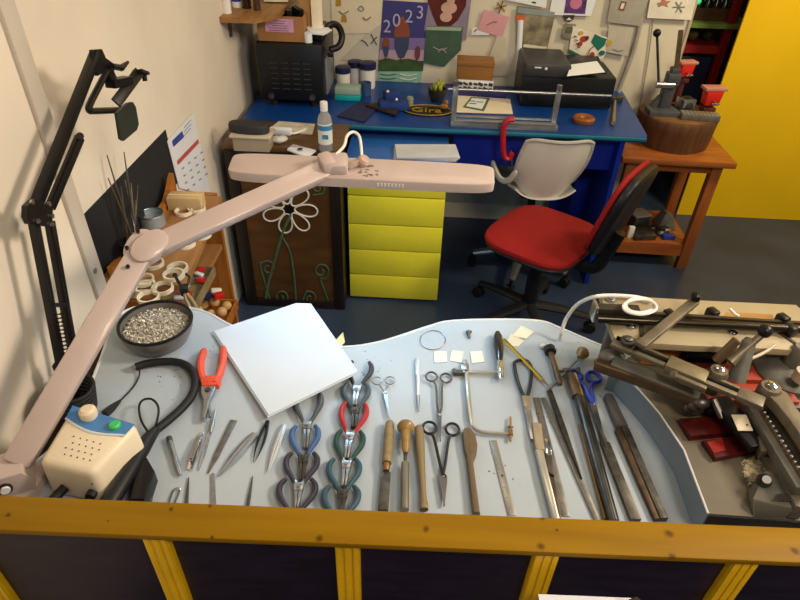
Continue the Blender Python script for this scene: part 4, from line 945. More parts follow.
# ---------------------------------------------------------------- pink desk lamp
pk = pink_lamp
wash = mat('lamp_tube', '#f4f6ff', .5, emit=('#cbe8ff', 20.))
lp0 = U(17, 464, z=.835); lp1 = U(141, 253, X=-.50); lp2 = UD(334, 166, 1.26)
lamp = thing('desk_lamp', 'dusty pink jointed desk lamp with a long flat head reaching over the bench', 'lamp', (lp0.x, lp0.y, BZ))
b = B(); b.prism(superell(.043, .040, 28, 3), 0, .02, Matrix.Translation((lp0.x - .014, lp0.y - .005, BZ + .0005)), bev=.004)
b.prism([(-.03, -.02), (.03, -.02), (.036, .02), (.026, .045), (-.026, .045), (-.036, .02)], -.027, .027, Matrix.Translation((lp0.x - .012, lp0.y - .012, BZ + .02)) @ Matrix.Rotation(PI / 2, 4, 'X') @ Matrix.Rotation(.5, 4, 'Y'), bev=.003)
bp2 = obj('base', b, pk, lamp)
b = B(); q = U(6, 487, z=BZ + .045); b.cyl(q + Vector((-.01, .012, 0)), q + Vector((.004, -.008, 0)), .007, 14); obj('bolt', b, wht, bp2)
b = B(); b.cyl(q + Vector((-.012, .016, -.002)), q + Vector((.001, -.005, -.002)), .0105, 14); obj('bolt_washer', b, black, bp2)
vd = Vector((0, 0, CH))
def facing(p): return (Vector((0, 0, CH)) - p).normalized()
upv = Vector((.35, -.6, .75))
b = B(); b.bar(lp0, lp1, .043, .030, up=upv, bev=.005); obj('lower_arm', b, pk, lamp)
b = B(); b.bar(lp1, lp2, .040, .030, up=Vector((.1, -.65, .75)), bev=.005); obj('upper_arm', b, pk, lamp)
# elbow: two oval shells
ax = (lp2 - lp1).normalized(); nrm_ = (upv - ax * upv.dot(ax)).normalized(); sd = ax.cross(nrm_)
Me = Matrix.Translation(lp1) @ Matrix((sd, ax, nrm_)).transposed().to_4x4()
b = B(); b.prism(superell(.0235, .037, 32, 2.3), -.024, .012, Me @ Matrix.Translation((-.001, .018, .010)) @ Matrix.Rotation(.25, 4, 'Z'), bev=.004); ej = obj('elbow_cap', b, pk, lamp)
ax2 = (lp1 - lp0).normalized(); n2 = (upv - ax2 * upv.dot(ax2)).normalized(); Me2 = Matrix.Translation(lp1) @ Matrix((ax2.cross(n2), ax2, n2)).transposed().to_4x4()
b = B(); b.prism(superell(.0265, .036, 32, 2.3), -.022, .012, Me2 @ Matrix.Translation((-.003, .008, .0)), bev=.004); obj('elbow_joint', b, pk, lamp)
b = B()
for M_, p in ((Me, (.018, -.032, .014)), (Me2, (-.02, .03, .012)), (Me2, (-.022, -.006, .012))): 
    q = M_ @ Vector(p); d = (M_ @ Vector((p[0], p[1], p[2] + .008))) - q; b.cyl(q, q + d, .0035, 8)
obj('elbow_screw', b, blackm, lamp)
# head
hl, hr = UD(231, 167, 1.275), UD(494, 180, 1.255)
hx_ = (hr - hl); HL = hx_.length; hx_.normalize(); hu = Vector((0, -.25, 1)); hu = (hu - hx_ * hu.dot(hx_)).normalized(); hy = hu.cross(hx_)
MH = Matrix.Translation((hl + hr) / 2) @ Matrix((hx_, hy, hu)).transposed().to_4x4()
b = B(); b.prism(superell(HL / 2, .036, 60, 7), -.009, .014, MH, bev=.005); hd = obj('head', b, pk, lamp)
b = B(); b.prism(superell(HL / 2 - .012, .027, 60, 7), -.012, -.0085, MH); obj('reflector', b, wht, hd)
for y in (-.012, .012):
    b = B(); b.cyl(MH @ Vector((-HL / 2 + .03, y, -.017)), MH @ Vector((HL / 2 - .03, y, -.017)), .006, 10); obj('light_tube', b, wash, hd)
b = B()
cxh = (U(392, 182, Y=1.17).x - ((hl + hr) / 2).x)
for k in range(8): b.box((cxh - .026 + k * .0073, -.0362, .003), (.0042, .002, .008))
b.bm.transform(MH); obj('vent_slots', b, wht, hd)
b = B(); q = MH.inverted() @ lp2
b.box((q.x + .006, -.002, .022), (.05, .05, .03), (0, 0, .1), bev=.008); b.box((q.x - .012, -.008, .03), (.03, .045, .03), (0, 0, .5), bev=.008); b.bm.transform(MH); hj = obj('head_joint', b, pk, lamp)
b = B(); b.lathe([(0, 0), (.012, 0), (.014, .01), (.011, .016), (0, .018)], MH @ Matrix.Translation((q.x + .058, .012, .016)) @ Matrix.Rotation(.5, 4, 'Y'), 16); b.bar(MH @ Vector((q.x + .03, -.006, .02)), MH @ Vector((q.x + .056, .010, .026)), .012, .010); obj('knob', b, mat('grimy_pink', '#bfa79c', .4, 0, .3, 30), lamp)
b = B(); cp = [MH @ Vector((q.x + .004, .012, .035)), UD(344, 146, 1.27), UD(347, 136, 1.28), UD(353, 132, 1.29), UD(359, 136, 1.29), UD(361, 146, 1.285), MH @ Vector((q.x + .056, .03, .012))]
b.tube(bez(cp, 6), .0032, 8); obj('cable', b, wht, lamp)
b = B()
random.seed(4)
for k in range(16): b.prism(superell(random.uniform(.002, .006), random.uniform(.0015, .004), 8, 2), .0142, .0145, MH @ Matrix.Translation((q.x + .05 + abs(random.gauss(0, .035)), random.uniform(-.026, .012), 0)))
obj('grime_specks', b, mat('grime', '#8f8078', .6, 0, .3, 60), hd)
LAMPM = MH; LAMPL = HL
# ---------------------------------------------------------------- black boom arm
ba = thing('boom_arm', 'black jointed phone boom arm clamped to the bench against the left wall', 'boom arm', U(68, 392, z=BZ))
bx_ = -.655
def bp(x, y, X=bx_): return U(x, y, X=X)
foot = U(80, 392, z=BZ)
b = B(); b.box((foot.x - .01, foot.y, BZ + .016), (.04, .04, .034), bev=.004); b.cyl((foot.x - .01, foot.y, BZ + .02), (foot.x - .01, foot.y, BZ + .06), .010, 12); b.box((foot.x - .01, foot.y, BZ + .065), (.032, .026, .03), bev=.004); obj('clamp', b, blackm, ba)
jt = bp(40, 214)
lo_ = [bp(63, 378), bp(76, 368)]
b = B(); b.bar(bp(64, 380), bp(33.5, 221), .014, .015, up=(1, 0, 0), bev=.002); obj('lower_bar', b, blackm, ba)
b = B(); b.bar(bp(76, 368), bp(49.5, 221), .013, .015, up=(1, 0, 0), bev=.002); obj('lower_bar', b, blackm, ba)
def spring(b, p, q, r, turns, w=.0012):
    p, q = Vector(p), Vector(q); t = (q - p).normalized(); a = t.orthogonal().normalized(); c = t.cross(a)
    b.tube([p.lerp(q, i / (turns * 8)) + (a * math.cos(i * PI / 4) + c * math.sin(i * PI / 4)) * r for i in range(turns * 8 + 1)], w, 5)
b = B(); spring(b, bp(68, 366, bx_ + .012), bp(59, 312, bx_ + .012), .005, 14); b.cyl(bp(55, 305, bx_ + .012), bp(66, 305, bx_ + .012), .004, 8); obj('spring', b, mat('dark_spring', '#1c1c1e', .5, .2), ba)
b = B(); 
o8 = [(27.5, 206), (34, 200), (49, 203), (53, 210), (52.5, 222), (46, 226.5), (30, 224), (27, 217)]
fa = [bp(x, y, bx_ + .012) for x, y in o8]; b.quad(fa, .010); obj('joint_bracket', b, blackm, ba)
b = B()
for x, y in ((31, 202), (48, 204), (51, 216), (37, 221), (51, 224)): q = bp(x, y, bx_ + .0125); b.cyl(q, q + Vector((.004, 0, 0)), .0042, 10)
obj('joint_bolt', b, steel, ba)
b = B(); b.bar(bp(36, 205), bp(96, 53, -.645), .019, .016, up=(1, 0, 0), bev=.002); obj('upper_bar', b, blackm, ba)
b = B(); b.bar(bp(50, 208), bp(80, 137, -.645), .016, .013, up=(1, 0, 0), bev=.002); b.cyl(bp(80, 136, -.65), bp(80, 136, -.635), .007, 10); obj('upper_bar', b, blackm, ba)
hq = -.64
b = B(); b.quad([bp(x, y, hq) for x, y in ((92, 50), (102, 49), (106, 58), (113, 63), (118, 67), (113, 72), (104, 72), (98, 76), (94, 66))], .006); obj('head_bracket', b, blackm, ba)
b = B(); b.tube([bp(112, 66, hq + .01), bp(121, 68, hq + .012), bp(128, 62, hq + .014)], [.006, .007, .003], 8); obj('wing_nut', b, blackm, ba)
b = B(); b.tube(bez([bp(107, 71, hq), bp(97, 90, hq), bp(90, 104, hq), bp(89, 110, hq), (bp(95, 111, hq)), bp(122, 110, hq + .01)], 5), .0065, 8); b.cyl(bp(109, 73, hq - .004), bp(114, 84, hq + .016), .011, 12)
b.bar(bp(110, 84, hq + .012), bp(128, 80, hq + .02), .022, .016); obj('swivel', b, blackm, ba)
b = B(); b.bar(bp(116, 103, hq + .016), bp(139, 72, hq + .03), .022, .006, up=(1, -.3, .6), bev=.001); b.bar(bp(137, 71, hq + .03), bp(145, 74, hq + .032), .006, .022, up=(1, 0, .2)); b.bar(bp(144, 73, hq + .032), bp(145, 81, hq + .032), .014, .005, up=(1, 0, 0)); obj('phone_cradle', b, blackm, ba)
b = B(); b.quad([bp(x, y, hq + .022) for x, y in ((117, 113), (128, 103), (133, 102), (136, 107), (139, 124), (137, 130), (124, 141), (121, 139))], .006); obj('cradle_pad', b, mat('dark_green_pad', '#262d28', .45, 0, .1, 20), ba)
# ---------------------------------------------------------------- control unit
cu = thing('control_unit', 'cream micromotor control box with a blue top panel and green button on the bench', 'control box', U(85, 470, z=BZ))
crb = mat('cream_shell', '#ecdfc4', .38, 0, .04, 8)
A0, A1 = U(37, 462, z=.862), U(92, 474, z=.862); A2, A3 = U(138, 424, z=.872), U(72, 404, z=.872)
dn = lambda p, k=.006: Vector((p.x, p.y, BZ + .001)) + (p - (A0 + A2) / 2).normalized() * Vector((k, k, 0)).length * Vector((1, 1, 0)).x * 0
c_ = (A0 + A1 + A2 + A3) / 4
def bt(p, s=1.06): v = c_ + (p - c_) * s; return Vector((v.x, v.y, BZ + .002))
b = B(); b.hexa([bt(A0), bt(A1), bt(A2), bt(A3), A0, A1, A2, A3], .012, 3); body = obj('body', b, crb, cu)
def top(u, v, dz=0.): p = (A0 * (1 - u) + A1 * u) * (1 - v) + (A3 * (1 - u) + A2 * u) * v; return p + Vector((0, 0, dz))
b = B(); arc = [(.03, .97), (.04, .74)] + [(.05 + .9 * i / 8, .74 - .10 * math.sin(PI * i / 8)) for i in range(1, 8)] + [(.97, .74), (.97, .97)]
b.quad([top(u, v, .0004) for u, v in arc][::-1], -.0016); obj('blue_panel', b, mat('panel_blue', '#4a86c4', .35, 0, .12, 30), body)
b = B(); b.tube([top(u, v + .0, .0008) for u, v in arc[1:-1]], .0022, 6); obj('panel_border', b, mat('panel_white', '#dfe8ee', .4), body)
MK = Matrix.Translation(top(.34, .88, .0015))
b = B(); b.lathe([(0, 0), (.0135, 0), (.0145, .006), (.0135, .015), (.009, .019), (0, .0195)], MK, 20); obj('dial_knob', b, cream, body)
b = B(); b.lathe([(0, 0), (.0095, 0), (.0095, .005), (.007, .0075), (0, .008)], Matrix.Translation(top(.76, .84, .0012)), 18); obj('push_button', b, mat('green_button', '#3fc46a', .35, 0, .05, 10), body)
b = B()
for i in range(5):
    for j in range(4): b.lathe([(0, 0), (.0013, 0), (.0013, .0006), (0, .0006)], Matrix.Translation(top(.36 + i * .11 - (j % 2) * .05, .20 + j * .10, .0004)), 8)
obj('vent_holes', b, ink, body)
b = B(); q = (bt(A0) + bt(A1)) / 2
fq = lambda u, zf: bt(A0).lerp(bt(A1), u).lerp(A0.lerp(A1, u), zf)
b.cyl(fq(.35, .35), fq(.30, .35) + Vector((-.01, -.035, -.004)), .008, 12); b.tube(bez([fq(.30, .35) + Vector((-.01, -.03, 0)), fq(.6, .2) + Vector((0, -.03, 0)), fq(.85, .35)], 5), .0022, 6); obj('plug', b, rubber, body)
b = B(); b.cyl(fq(.86, .40) + Vector((0, .002, 0)), fq(.86, .40) + Vector((0, -.010, 0)), .008, 12); obj('socket', b, rubber, body)
b = B(); b.cyl(fq(.93, .7) , fq(.93, .7) + Vector((-.0, -.002, 0)), .001, 6); obj('pilot_hole', b, ink, body)
# coiled cable behind
b = B(); q = U(82, 396, z=BZ)
for k in range(6): b.ring(U(77, 406, z=BZ + .005) + Vector((.0012 * k, .001 * k, .0088 * k)), .032, .0042, 28, 6, ax=(.08, -.1, 1))
obj('coiled_cable', b, rubber, label='coil of thick black cable standing behind the cream control box', cat='cable')
# thin cable with plug
b = B(); b.tube(bez([U(140, 366, z=BZ + .012), U(139, 376, z=BZ + .004), U(134, 386, z=BZ + .003), U(126, 395, z=BZ + .003), U(119, 402, z=BZ + .004)], 6), .0016, 6)
tcab = obj('power_cable', b, rubber, label='thin black cable with a tapered plug running from the hose to the control box', cat='cable')
b = B(); b.tube([U(120, 401, z=BZ + .004), U(112, 408, z=BZ + .006), U(105, 414, z=BZ + .008)], [.003, .007, .008], 8); obj('plug', b, rubber, tcab)
# flexible hose with hand piece
ph = thing('hand_motor', 'black hand motor with a thick curved black cable lying on the bench', 'hand motor', U(140, 440, z=BZ))
hz = BZ + .012
b = B(); b.tube(bez([U(135.5, 367, z=hz), U(150, 363, z=hz), U(172, 361.5, z=hz), U(187, 366, z=hz), U(195, 378, z=hz), U(193, 393, z=hz), U(184, 406, z=hz), U(170, 419, z=hz), U(155, 431, z=hz + .002)], 6), .0082, 12); hose = obj('hose', b, rubber, ph)
b = B(); q0, q1 = U(135.5, 367, z=hz), U(150, 363, z=hz); b.cyl(q0, q0 + (q0 - q1).normalized() * .002, .005, 10); obj('hose_end', b, steel, hose)
b = B(); g = [U(156, 430, z=hz + .004), U(149, 438, z=hz + .01), U(143, 447, z=hz + .014), U(128, 473, z=hz + .018), U(112, 499, z=hz + .02), U(104, 512, z=hz + .02)]
b.tube(g, [.0085, .012, .0142, .0146, .0146, .014], 14); obj('grip', b, black, ph)
b = B(); b.tube(bez([U(148, 432, z=hz + .02), U(141, 420, z=hz + .012), U(139, 407, z=hz + .01), U(143, 400, z=hz + .01), U(151, 399, z=hz + .01), U(157, 404, z=hz + .01), U(158.5, 412, z=hz + .01), U(156, 425, z=hz + .012)], 6), .0022, 7); obj('cord_loop', b, rubber, ph)
b = B(); b.tube(bez([U(122, 463, z=hz), U(124, 467, z=hz), U(113, 480, z=BZ + .004), U(101, 497, z=BZ + .003)], 5), .0018, 6); b.ball(U(122, 463, z=hz), .005, 8); obj('strain_relief', b, rubber, ph)
b = B(); pts_ = [U(x, y, z=BZ) for x, y in ((136, 497), (141, 466), (150, 467), (158, 481), (152, 500), (148, 510), (134, 510))]
b.prism([(p.x, p.y) for p in pts_], BZ, BZ + .03, bev=.004); obj('handpiece_rest', b, blackm, label='angular black rest under the hand motor at the counter edge', cat='rest')
# ---------------------------------------------------------------- bowl of steel shot
bq = U(157, 348, z=BZ); bowl_c = Vector((bq.x, bq.y, BZ))
rimc = U(155.5, 323, z=BZ + .052); bowl_c = Vector((rimc.x, rimc.y, BZ))
Rr = (U(191, 324, z=BZ + .052) - U(119.5, 322, z=BZ + .052)).length / 2
t = thing('bowl', 'round dark rimmed grey bowl filled with steel shot at the back left of the bench', 'bowl', bowl_c)
b = B(); b.lathe([(0, 0), (Rr * .62, 0), (Rr * .82, .012), (Rr * .97, .036), (Rr, .054), (Rr * .955, .054), (Rr * .91, .036), (Rr * .74, .016), (0, .010)], None, 40); obj('shell', b, mat('grey_bowl', '#77736f', .35, .3, .1, 12), t, local=True)
b = B(); b.ring((0, 0, .0545), Rr * .975, .0036, 40, 8); obj('rim', b, blackm, t, local=True)
random.seed(21)
b = B()
b.lathe([(0, .028), (Rr * .86, .030), (Rr * .88, .038), (0, .044)], None, 28)
for k in range(700):
    a = random.uniform(0, 2 * PI); r = Rr * .88 * math.sqrt(random.random()); z = .045 - .006 * (r / Rr / .88) ** 2
    c = Vector((r * math.cos(a), r * math.sin(a), z + random.uniform(-.001, .003)))
    d = Vector((random.uniform(-1, 1), random.uniform(-1, 1), random.uniform(-.5, .5))).normalized() * random.uniform(.0022, .0042)
    b.tube([c - d, c + d], .0016, 5)
b.bm.transform(Matrix.Translation(bowl_c)); obj('steel_shot', b, mat('shot_steel', '#d9d1c0', .35, .25, .5, 300), label='pale steel shot pins heaped in the grey bowl', cat='steel shot', kind='stuff')
# ---------------------------------------------------------------- white paper
PZ_ = BZ + .001
rot0 = None
for k, px in enumerate([[(213, 334), (268, 418), (357, 374), (302, 306)], [(214, 331.5), (269, 415.5), (358, 371.5), (311, 304), (296, 303.5)]]):
    b = B(); hh = [[.003, .012, .021, .010], [.006, .015, .024, .013, .013]][k]; pp = [U(x, y, z=BZ + h_) for (x, y), h_ in zip(px, hh)]
    b.quad(pp, .0012); obj('paper_sheet', b, mat('sheet_paper', '#d2dde9', .8, 0, .02, 8), label=['lower white sheet showing at the near edge under the top sheet', 'large bright white top sheet lying over the pliers on the bench'][k], cat='paper')
b = B(); pp = [U(x, y, z=BZ + .001) for x, y in ((335, 341), (343, 332), (345, 342), (341, 346))]; b.quad(pp, .001); obj('yellow_scrap', b, mat('pale_yellow_paper', '#d8cf9a', .8), label='pale yellow paper corner showing behind the white sheets', cat='paper')
# ---------------------------------------------------------------- hand tools on the bench
def LY(h, y=0., x=0.): return Matrix.Translation((x, y, h)) @ Matrix.Rotation(-PI / 2, 4, 'X')
def flat(t, name, pts, z0, z1, m, bev=0., label=None): b = B(); b.prism(pts, z0, z1, bev=bev); return obj(name, b, m, t, local=True, label=label)
def rod(t, name, prof, h, m, n=14, x=0.): b = B(); b.lathe([(0, prof[0][1])] + list(prof) + [(0, prof[-1][1])], LY(h, 0, x), n); return obj(name, b, m, t, local=True)
def pliers(label, a, c, col, key, jaw='flat', jm=None, w=.024, spread=1., group=None):
    t, L = ontool('pliers', label, 'pliers', a, c, group=group)
    hm = mat('grip_' + key, col, .42, 0, .12, 30); jm = jm or steel; jn = .60 * L
    for s in (-1, 1):
        b = B(); w_ = w * spread
        pl = bez([(s * w_ * .72, .002, .008), (s * w_ * .98, L * .12, .008), (s * w_ * .95, L * .27, .008), (s * w_ * .60, L * .43, .009), (s * .007, jn - .004, .009)], 4)
        b.tube(pl, [.0035 + .0020 * math.sin(PI * min(1, (i + 1) / len(pl) * 1.05)) for i in range(len(pl))], 8); hn = obj('handle', b, hm, t, local=True)
        b = B(); b.tube([(s * .0075, jn - .008, .009), (s * .004, jn + .004, .009)], [.0035, .0045], 8); obj('tang', b, jm, hn, local=True)
    b = B(); b.prism([(-.0075, jn - .002), (.0075, jn - .002), (.0085, jn + .006), (.0065, jn + .015), (-.0065, jn + .015), (-.0085, jn + .006)], .004, .014, bev=.0015); b.lathe([(0, .014), (.0035, .014), (.003, .0152), (0, .0154)], Matrix.Translation((0, jn + .006, 0)), 12); obj('joint', b, jm, t, local=True)
    e = {'flat': .0035, 'round': .0022, 'cut': .005}[jaw]
    for s in (-1, 1):
        b = B(); b.prism([(s * .0006, jn + .014), (s * .0065, jn + .014), (s * (e + .0006), L), (s * .0006, L)], .005, .013, bev=.001); obj('jaw', b, jm, t, local=True)
    return t
mix = mat('jaw_dark', '#5a554e', .4, .8, .2, 30); jg = mat('jaw_grey', '#8f8f8d', .35, .9, .1, 30)
pliers('slate grey handled pliers at the top of the left pliers column, half under the paper', (309.5, 394), (306, 452), '#454d56', 'slate', 'flat', jg)
pliers('blue handled pliers second in the left pliers column', (306, 428), (302, 484), '#3d5f92', 'blue', 'flat', mix)
pliers('dark plum handled pliers third in the left pliers column', (303, 455), (297, 512), '#35303f', 'plum', 'round', steel, w=.027)
pliers('dark plum handled pliers nearest the counter edge in the left column', (299, 481), (291, 545), '#332f3e', 'plum2', 'flat', jg, w=.030)
pliers('dark handled pliers mostly hidden under the paper above the right column', (361, 364), (354.5, 409), '#34363c', 'charcoal', 'flat', steel)
pliers('grey teal handled pliers first fully seen in the right pliers column', (357, 386), (354, 431), '#42545e', 'greyteal', 'cut', mix)
pliers('red handled pliers in the right pliers column', (355.5, 405), (346.5, 462), '#a8262f', 'red', 'flat', steel)
pliers('dark green handled pliers below the red pliers', (351, 433), (344, 490), '#1d4440', 'green', 'flat', steel)
pliers('teal handled pliers with a long brown joint below the green pliers', (345, 461), (341, 520), '#2b5260', 'teal', 'round', mix, w=.026)
pliers('teal handled pliers nearest the counter edge in the right column', (342, 488), (338, 550), '#2f4f62', 'teal2', 'flat', mix, w=.028)
# orange pruning cutters
t, L = ontool('cutting_pliers', 'orange handled cutters with a steel head beside the white paper', 'cutters', (216, 352), (203, 424))
om = mat('orange_grip', '#e0543a', .4, 0, .08, 20)
b = B(); b.tube(bez([(-.016, -.002, .010), (-.021, L * .2, .011), (-.019, L * .38, .011), (-.012, L * .54, .011)], 5), [.005] + [.0075] * 14 + [.009], 10); obj('handle', b, om, t, local=True)
b = B(); b.tube(bez([(.022, .001, .010), (.024, L * .2, .011), (.016, L * .42, .011), (.002, L * .54, .011)], 5), [.005] + [.0075] * 14 + [.009], 10); obj('handle', b, om, t, local=True)
flat(t, 'collar', [(-.020, L * .44), (.012, L * .44), (.016, L * .50), (.011, L * .58), (-.021, L * .58), (-.024, L * .52)], .005, .018, om, .003)
flat(t, 'cutter_head', [(-.016, L * .58), (.013, L * .58), (.011, L * .66), (.003, L * .76), (-.001, L), (-.006, L), (-.008, L * .78), (-.013, L * .68)], .005, .016, steel, .002)
b = B(); b.lathe([(0, .016), (.0065, .016), (.0055, .0185), (0, .019)], Matrix.Translation((-.002, L * .635, 0)), 14); obj('pivot', b, dsteel, t, local=True)
b = B(); b.tube([(-.004, L * .74, .008), (-.012, L * .95, .006)], [.0035, .0025], 6); obj('spring_bar', b, dsteel, t, local=True)
# little tools, left
def tweezers(label, a, c, m, w=.0055, open_=.35):
    t, L = ontool('tweezers', label, 'tweezers', a, c)
    for s in (-1, 1):
        b = B(); n = 8
        P0 = [(s * (.0008 + open_ * .008 * math.sin(PI * i / n) ** .8), L * i / n, .0042 + .0 * i) for i in range(n + 1)]
        b.tube(P0, [w * (1 if i < 5 else 1 - .26 * (i - 4)) * .55 + .0004 for i in range(n + 1)], 6, flat=.9); obj('blade', b, m, t, local=True)
    b = B(); b.box((0, .006, .0042), (.007, .014, .007), bev=.001); obj('heel', b, m, t, local=True); return t
def blade(nm, label, cat, a, c, w0, w1, m, h=.0025, tip=0., parts=None):
    t, L = ontool(nm, label, cat, a, c)
    flat(t, 'blade', [(-w0, 0), (w0, 0), (w1, L * (1 - tip)), (w1 * .15 if tip else w1, L), (-w1 * .15 if tip else -w1, L), (-w1, L * (1 - tip))], .0006, .0006 + h, m, .0004); return t, L
t, L = ontool('scriber', 'short round steel rod left of the nail clipper on the bench', 'rod', (170, 441), (181, 477)); rod(t, 'shaft', [(.0042, 0), (.0048, .003), (.0042, L * .9), (.0025, L)], .005, steel); rod(t, 'end_cap', [(.0052, -.004), (.0052, .006)], .0052, dsteel)
t, L = ontool('nail_clipper', 'chrome nail clipper lying between the rod and the scalpel', 'nail clipper', (201, 437), (190, 471)); flat(t, 'body', [(-.0045, 0), (.0045, 0), (.006, L * .3), (.005, L), (-.005, L), (-.006, L * .3)], .001, .006, chrome, .001)
b = B(); b.bar((0, .004, .008), (0, L * .85, .013), .007, .0018); obj('lever', b, chrome, t, local=True); b = B(); b.cyl((0, L * .8, 0.002), (0, L * .8, .014), .0022, 8); obj('pin', b, dsteel, t, local=True)
b = B(); b.ring((0, -.004, .004), .003, .001, 14, 6); obj('chain_ring', b, chrome, t, local=True)
t, L = blade('palette_knife', 'slim pale blade with a dark point right beside the nail clipper', 'knife', (210, 432), (199, 471), .004, .0042, mat('pale_steel_blade', '#c3cad2', .25, .9, .1, 30), .003, .35)
t, L = ontool('mandrel_pin', 'small steel bur with a round collar above the pale blade', 'bur', (216, 411), (211, 434)); rod(t, 'shank', [(.0014, 0), (.0014, L * .45)], .004, steel, 10); rod(t, 'collar', [(.003, L * .45), (.0044, L * .55), (.0044, L * .8), (.002, L)], .0045, steel, 12)
t, L = blade('needle_file', 'flat grey steel strip file tilted beside the tweezers', 'file', (234, 421), (208, 474), .0062, .0052, mat('file_grey', '#84827d', .4, .8, .25, 60), .0025, .32)
tweezers('wide silver tweezers pointing to the lower left beside the flat file', (255, 436), (218, 479), mat('tweezer_silver', '#b7bec6', .28, .95, .1, 20), .0105, .3)
tweezers('thin black tweezers hanging below the near corner of the paper', (268, 423), (254, 464), blackm, .004, .6)
tweezers('white silver tweezers between the black tweezers and the left pliers', (284, 427), (268, 474), mat('tweezer_white', '#d3dae0', .3, .8, .05, 20), .0088, .15)
t, L = blade('awl_blade', 'thin dark pointed blade near the counter edge below the silver tweezers', 'blade', (247, 512), (253, 477), .0028, .0026, dsteel, .003, .6)
t, L = blade('steel_strip', 'upright grey metal strip at the counter edge left of the dark blade', 'strip', (213, 474), (214, 512), .0028, .0042, steel, .002)
t, L = blade('dark_spike', 'dark narrow spike at the counter edge beneath the nail clipper', 'spike', (186, 512), (189, 478), .0032, .0022, dsteel, .003, .5)
t, L = ontool('loop_tool', 'small steel wire loop tool at the counter edge by the black rest', 'loop', (178, 489), (172, 506)); b = B(); b.tube(bez([(-.004, L, .003), (-.005, .006, .003), (0, 0, .003), (.005, .006, .003), (.005, L, .003)], 5), .0015, 6); obj('wire', b, chrome, t, local=True); b = B(); b.box((0, L, .003), (.014, .004, .005)); obj('clip', b, dsteel, t, local=True)
t, L = ontool('hook_tool', 'small chrome hook beside the black rest at the counter edge', 'hook', (154, 482), (150, 508)); b = B(); b.tube(bez([(0, 0, .003), (.004, L * .4, .004), (.002, L, .004)], 5), .0022, 7); obj('wire', b, chrome, t, local=True); rod(t, 'tip', [(.0032, L * .7), (.0032, L)], .004, dsteel, 8)
# small scissors
def scissors(nm, label, a, c, m, rr, rw, ringm=None, bow=.006, piv=.5, bw=.0045, spread=.014, z0=.002, cat='scissors', bladem=None, long_shank=True):
    t, L = ontool(nm, label, cat, a, c); bladem = bladem or m
    for s in (-1, 1):
        zz = z0 + .003 + (.0022 if s > 0 else 0)
        b = B(); cx, cy = s * spread, rr
        b.tube([(cx + rr * .86 * math.cos(2 * PI * i / 22), cy + rr * math.sin(2 * PI * i / 22), zz) for i in range(22)], rw, 8, True); rg = obj('finger_ring', b, ringm or m, t, local=True)
        b = B(); b.tube(bez([(cx - s * rr * .25, cy + rr * .92, zz), (s * bow, cy + rr * 2.1, zz), (s * .0045, L * piv * .8, zz), (-s * .001, L * piv, zz)], 4), [rw * 1.1] * 12 + [bw * .7], 6); obj('shank', b, ringm or m, rg, local=True)
        b = B(); b.prism([(-s * .001, L * piv - .004), (s * bw, L * piv - .002), (s * bw * .9, L * piv + .01), (s * .0006, L), (-s * .001, L)], zz - .0015, zz + .0012); obj('blade', b, bladem, t, local=True)
    b = B(); b.lathe([(0, 0), (.003, 0), (.0028, .0018), (0, .002)], Matrix.Translation((0, L * piv, z0 + .006)), 12); obj('pivot_screw', b, steel, t, local=True); return t
scissors('small_scissors', 'small fine silver scissors right of the red pliers', (383, 379), (389, 420), steel, .0108, .0014, spread=.0135, piv=.42, bw=.0042)
scissors('forceps', 'long steel clamp scissors with round finger rings, upper of the two', (438.5, 375), (440, 443), dsteel, .0132, .0021, spread=.0150, piv=.66, bw=.004)
scissors('shears', 'dark steel ring handled snips below the long clamp scissors', (440.5, 425), (444, 508), mat('snip_dark', '#2c2b2e', .4, .5, .1, 30), .0145, .0026, spread=.0215, piv=.68, bow=.0125, bw=.0075, bladem=mat('grey_jaw', '#77757a', .35, .9, .1, 30), z0=.0025)
# stylus
t, L = ontool('stylus', 'thin white pen left of the clamp scissors', 'pen', (417.5, 360), (418.5, 413)); rod(t, 'barrel', [(.003, 0), (.0036, .004), (.0036, L * .72)], .004, mat('pen_white', '#dfe2e4', .3, .2), 12); rod(t, 'tip', [(.0036, L * .72), (.0026, L * .84), (.0012, L)], .004, steel, 12)
b = B(); b.bar((.0035, .004, .0065), (.0035, L * .35, .0065), .0018, .0012); obj('clip', b, steel, t, local=True)
# wire ring
b = B(); q = [U(433 + 12.8 * math.cos(i * PI / 18), 340 + 9.6 * math.sin(i * PI / 18), z=BZ + .0016) for i in range(36)]; b.tube(q, .0010, 6, True); obj('wire_ring', b, steel, label='thin wire ring lying at the far edge of the bench', cat='wire ring')
for k, px in enumerate((((434, 352), (446.5, 351.5), (447, 362.5), (434.5, 363)), ((452, 350.5), (463.5, 352), (461.5, 363), (449.5, 361)), ((470, 352), (482, 351.5), (484.5, 362), (472, 363.5)))):
    b = B(); b.quad([U(x, y, z=BZ + .0005) for x, y in px], -.0015); obj('paper_tag', b, mat('tag_white', '#e6e8dc', .7), label=['left one of three small square white tags at the far edge', 'middle one of three small square white tags, slightly tilted', 'right one of three small square white tags by the saw frame'][k], cat='tag')
b = B(); q = U(468, 334, z=BZ); b.ball(q + Vector((0, 0, .005)), (.006, .006, .005), 10); b.tube([q + Vector((0, 0, .005)), q + Vector((.002, -.018, .004))], [.004, .0025], 7); b.ball(q + Vector((.006, .004, .004)), .003, 8); obj('metal_fitting', b, dsteel, label='small dark metal fitting above the three white tags', cat='fitting')
for k, px in enumerate((((505, 345), (511, 334), (524, 341), (518, 347)), ((512, 336), (521, 326), (534, 332), (526, 339)))):
    b = B(); b.quad([U(x, y, z=BZ + .0006 + .0012 * k) for x, y in px][::-1], .001); obj('paper_scrap', b, paperw, label=['nearer cream paper scrap by the pencil end', 'farther cream paper scrap near the bench far edge'][k], cat='paper scrap')
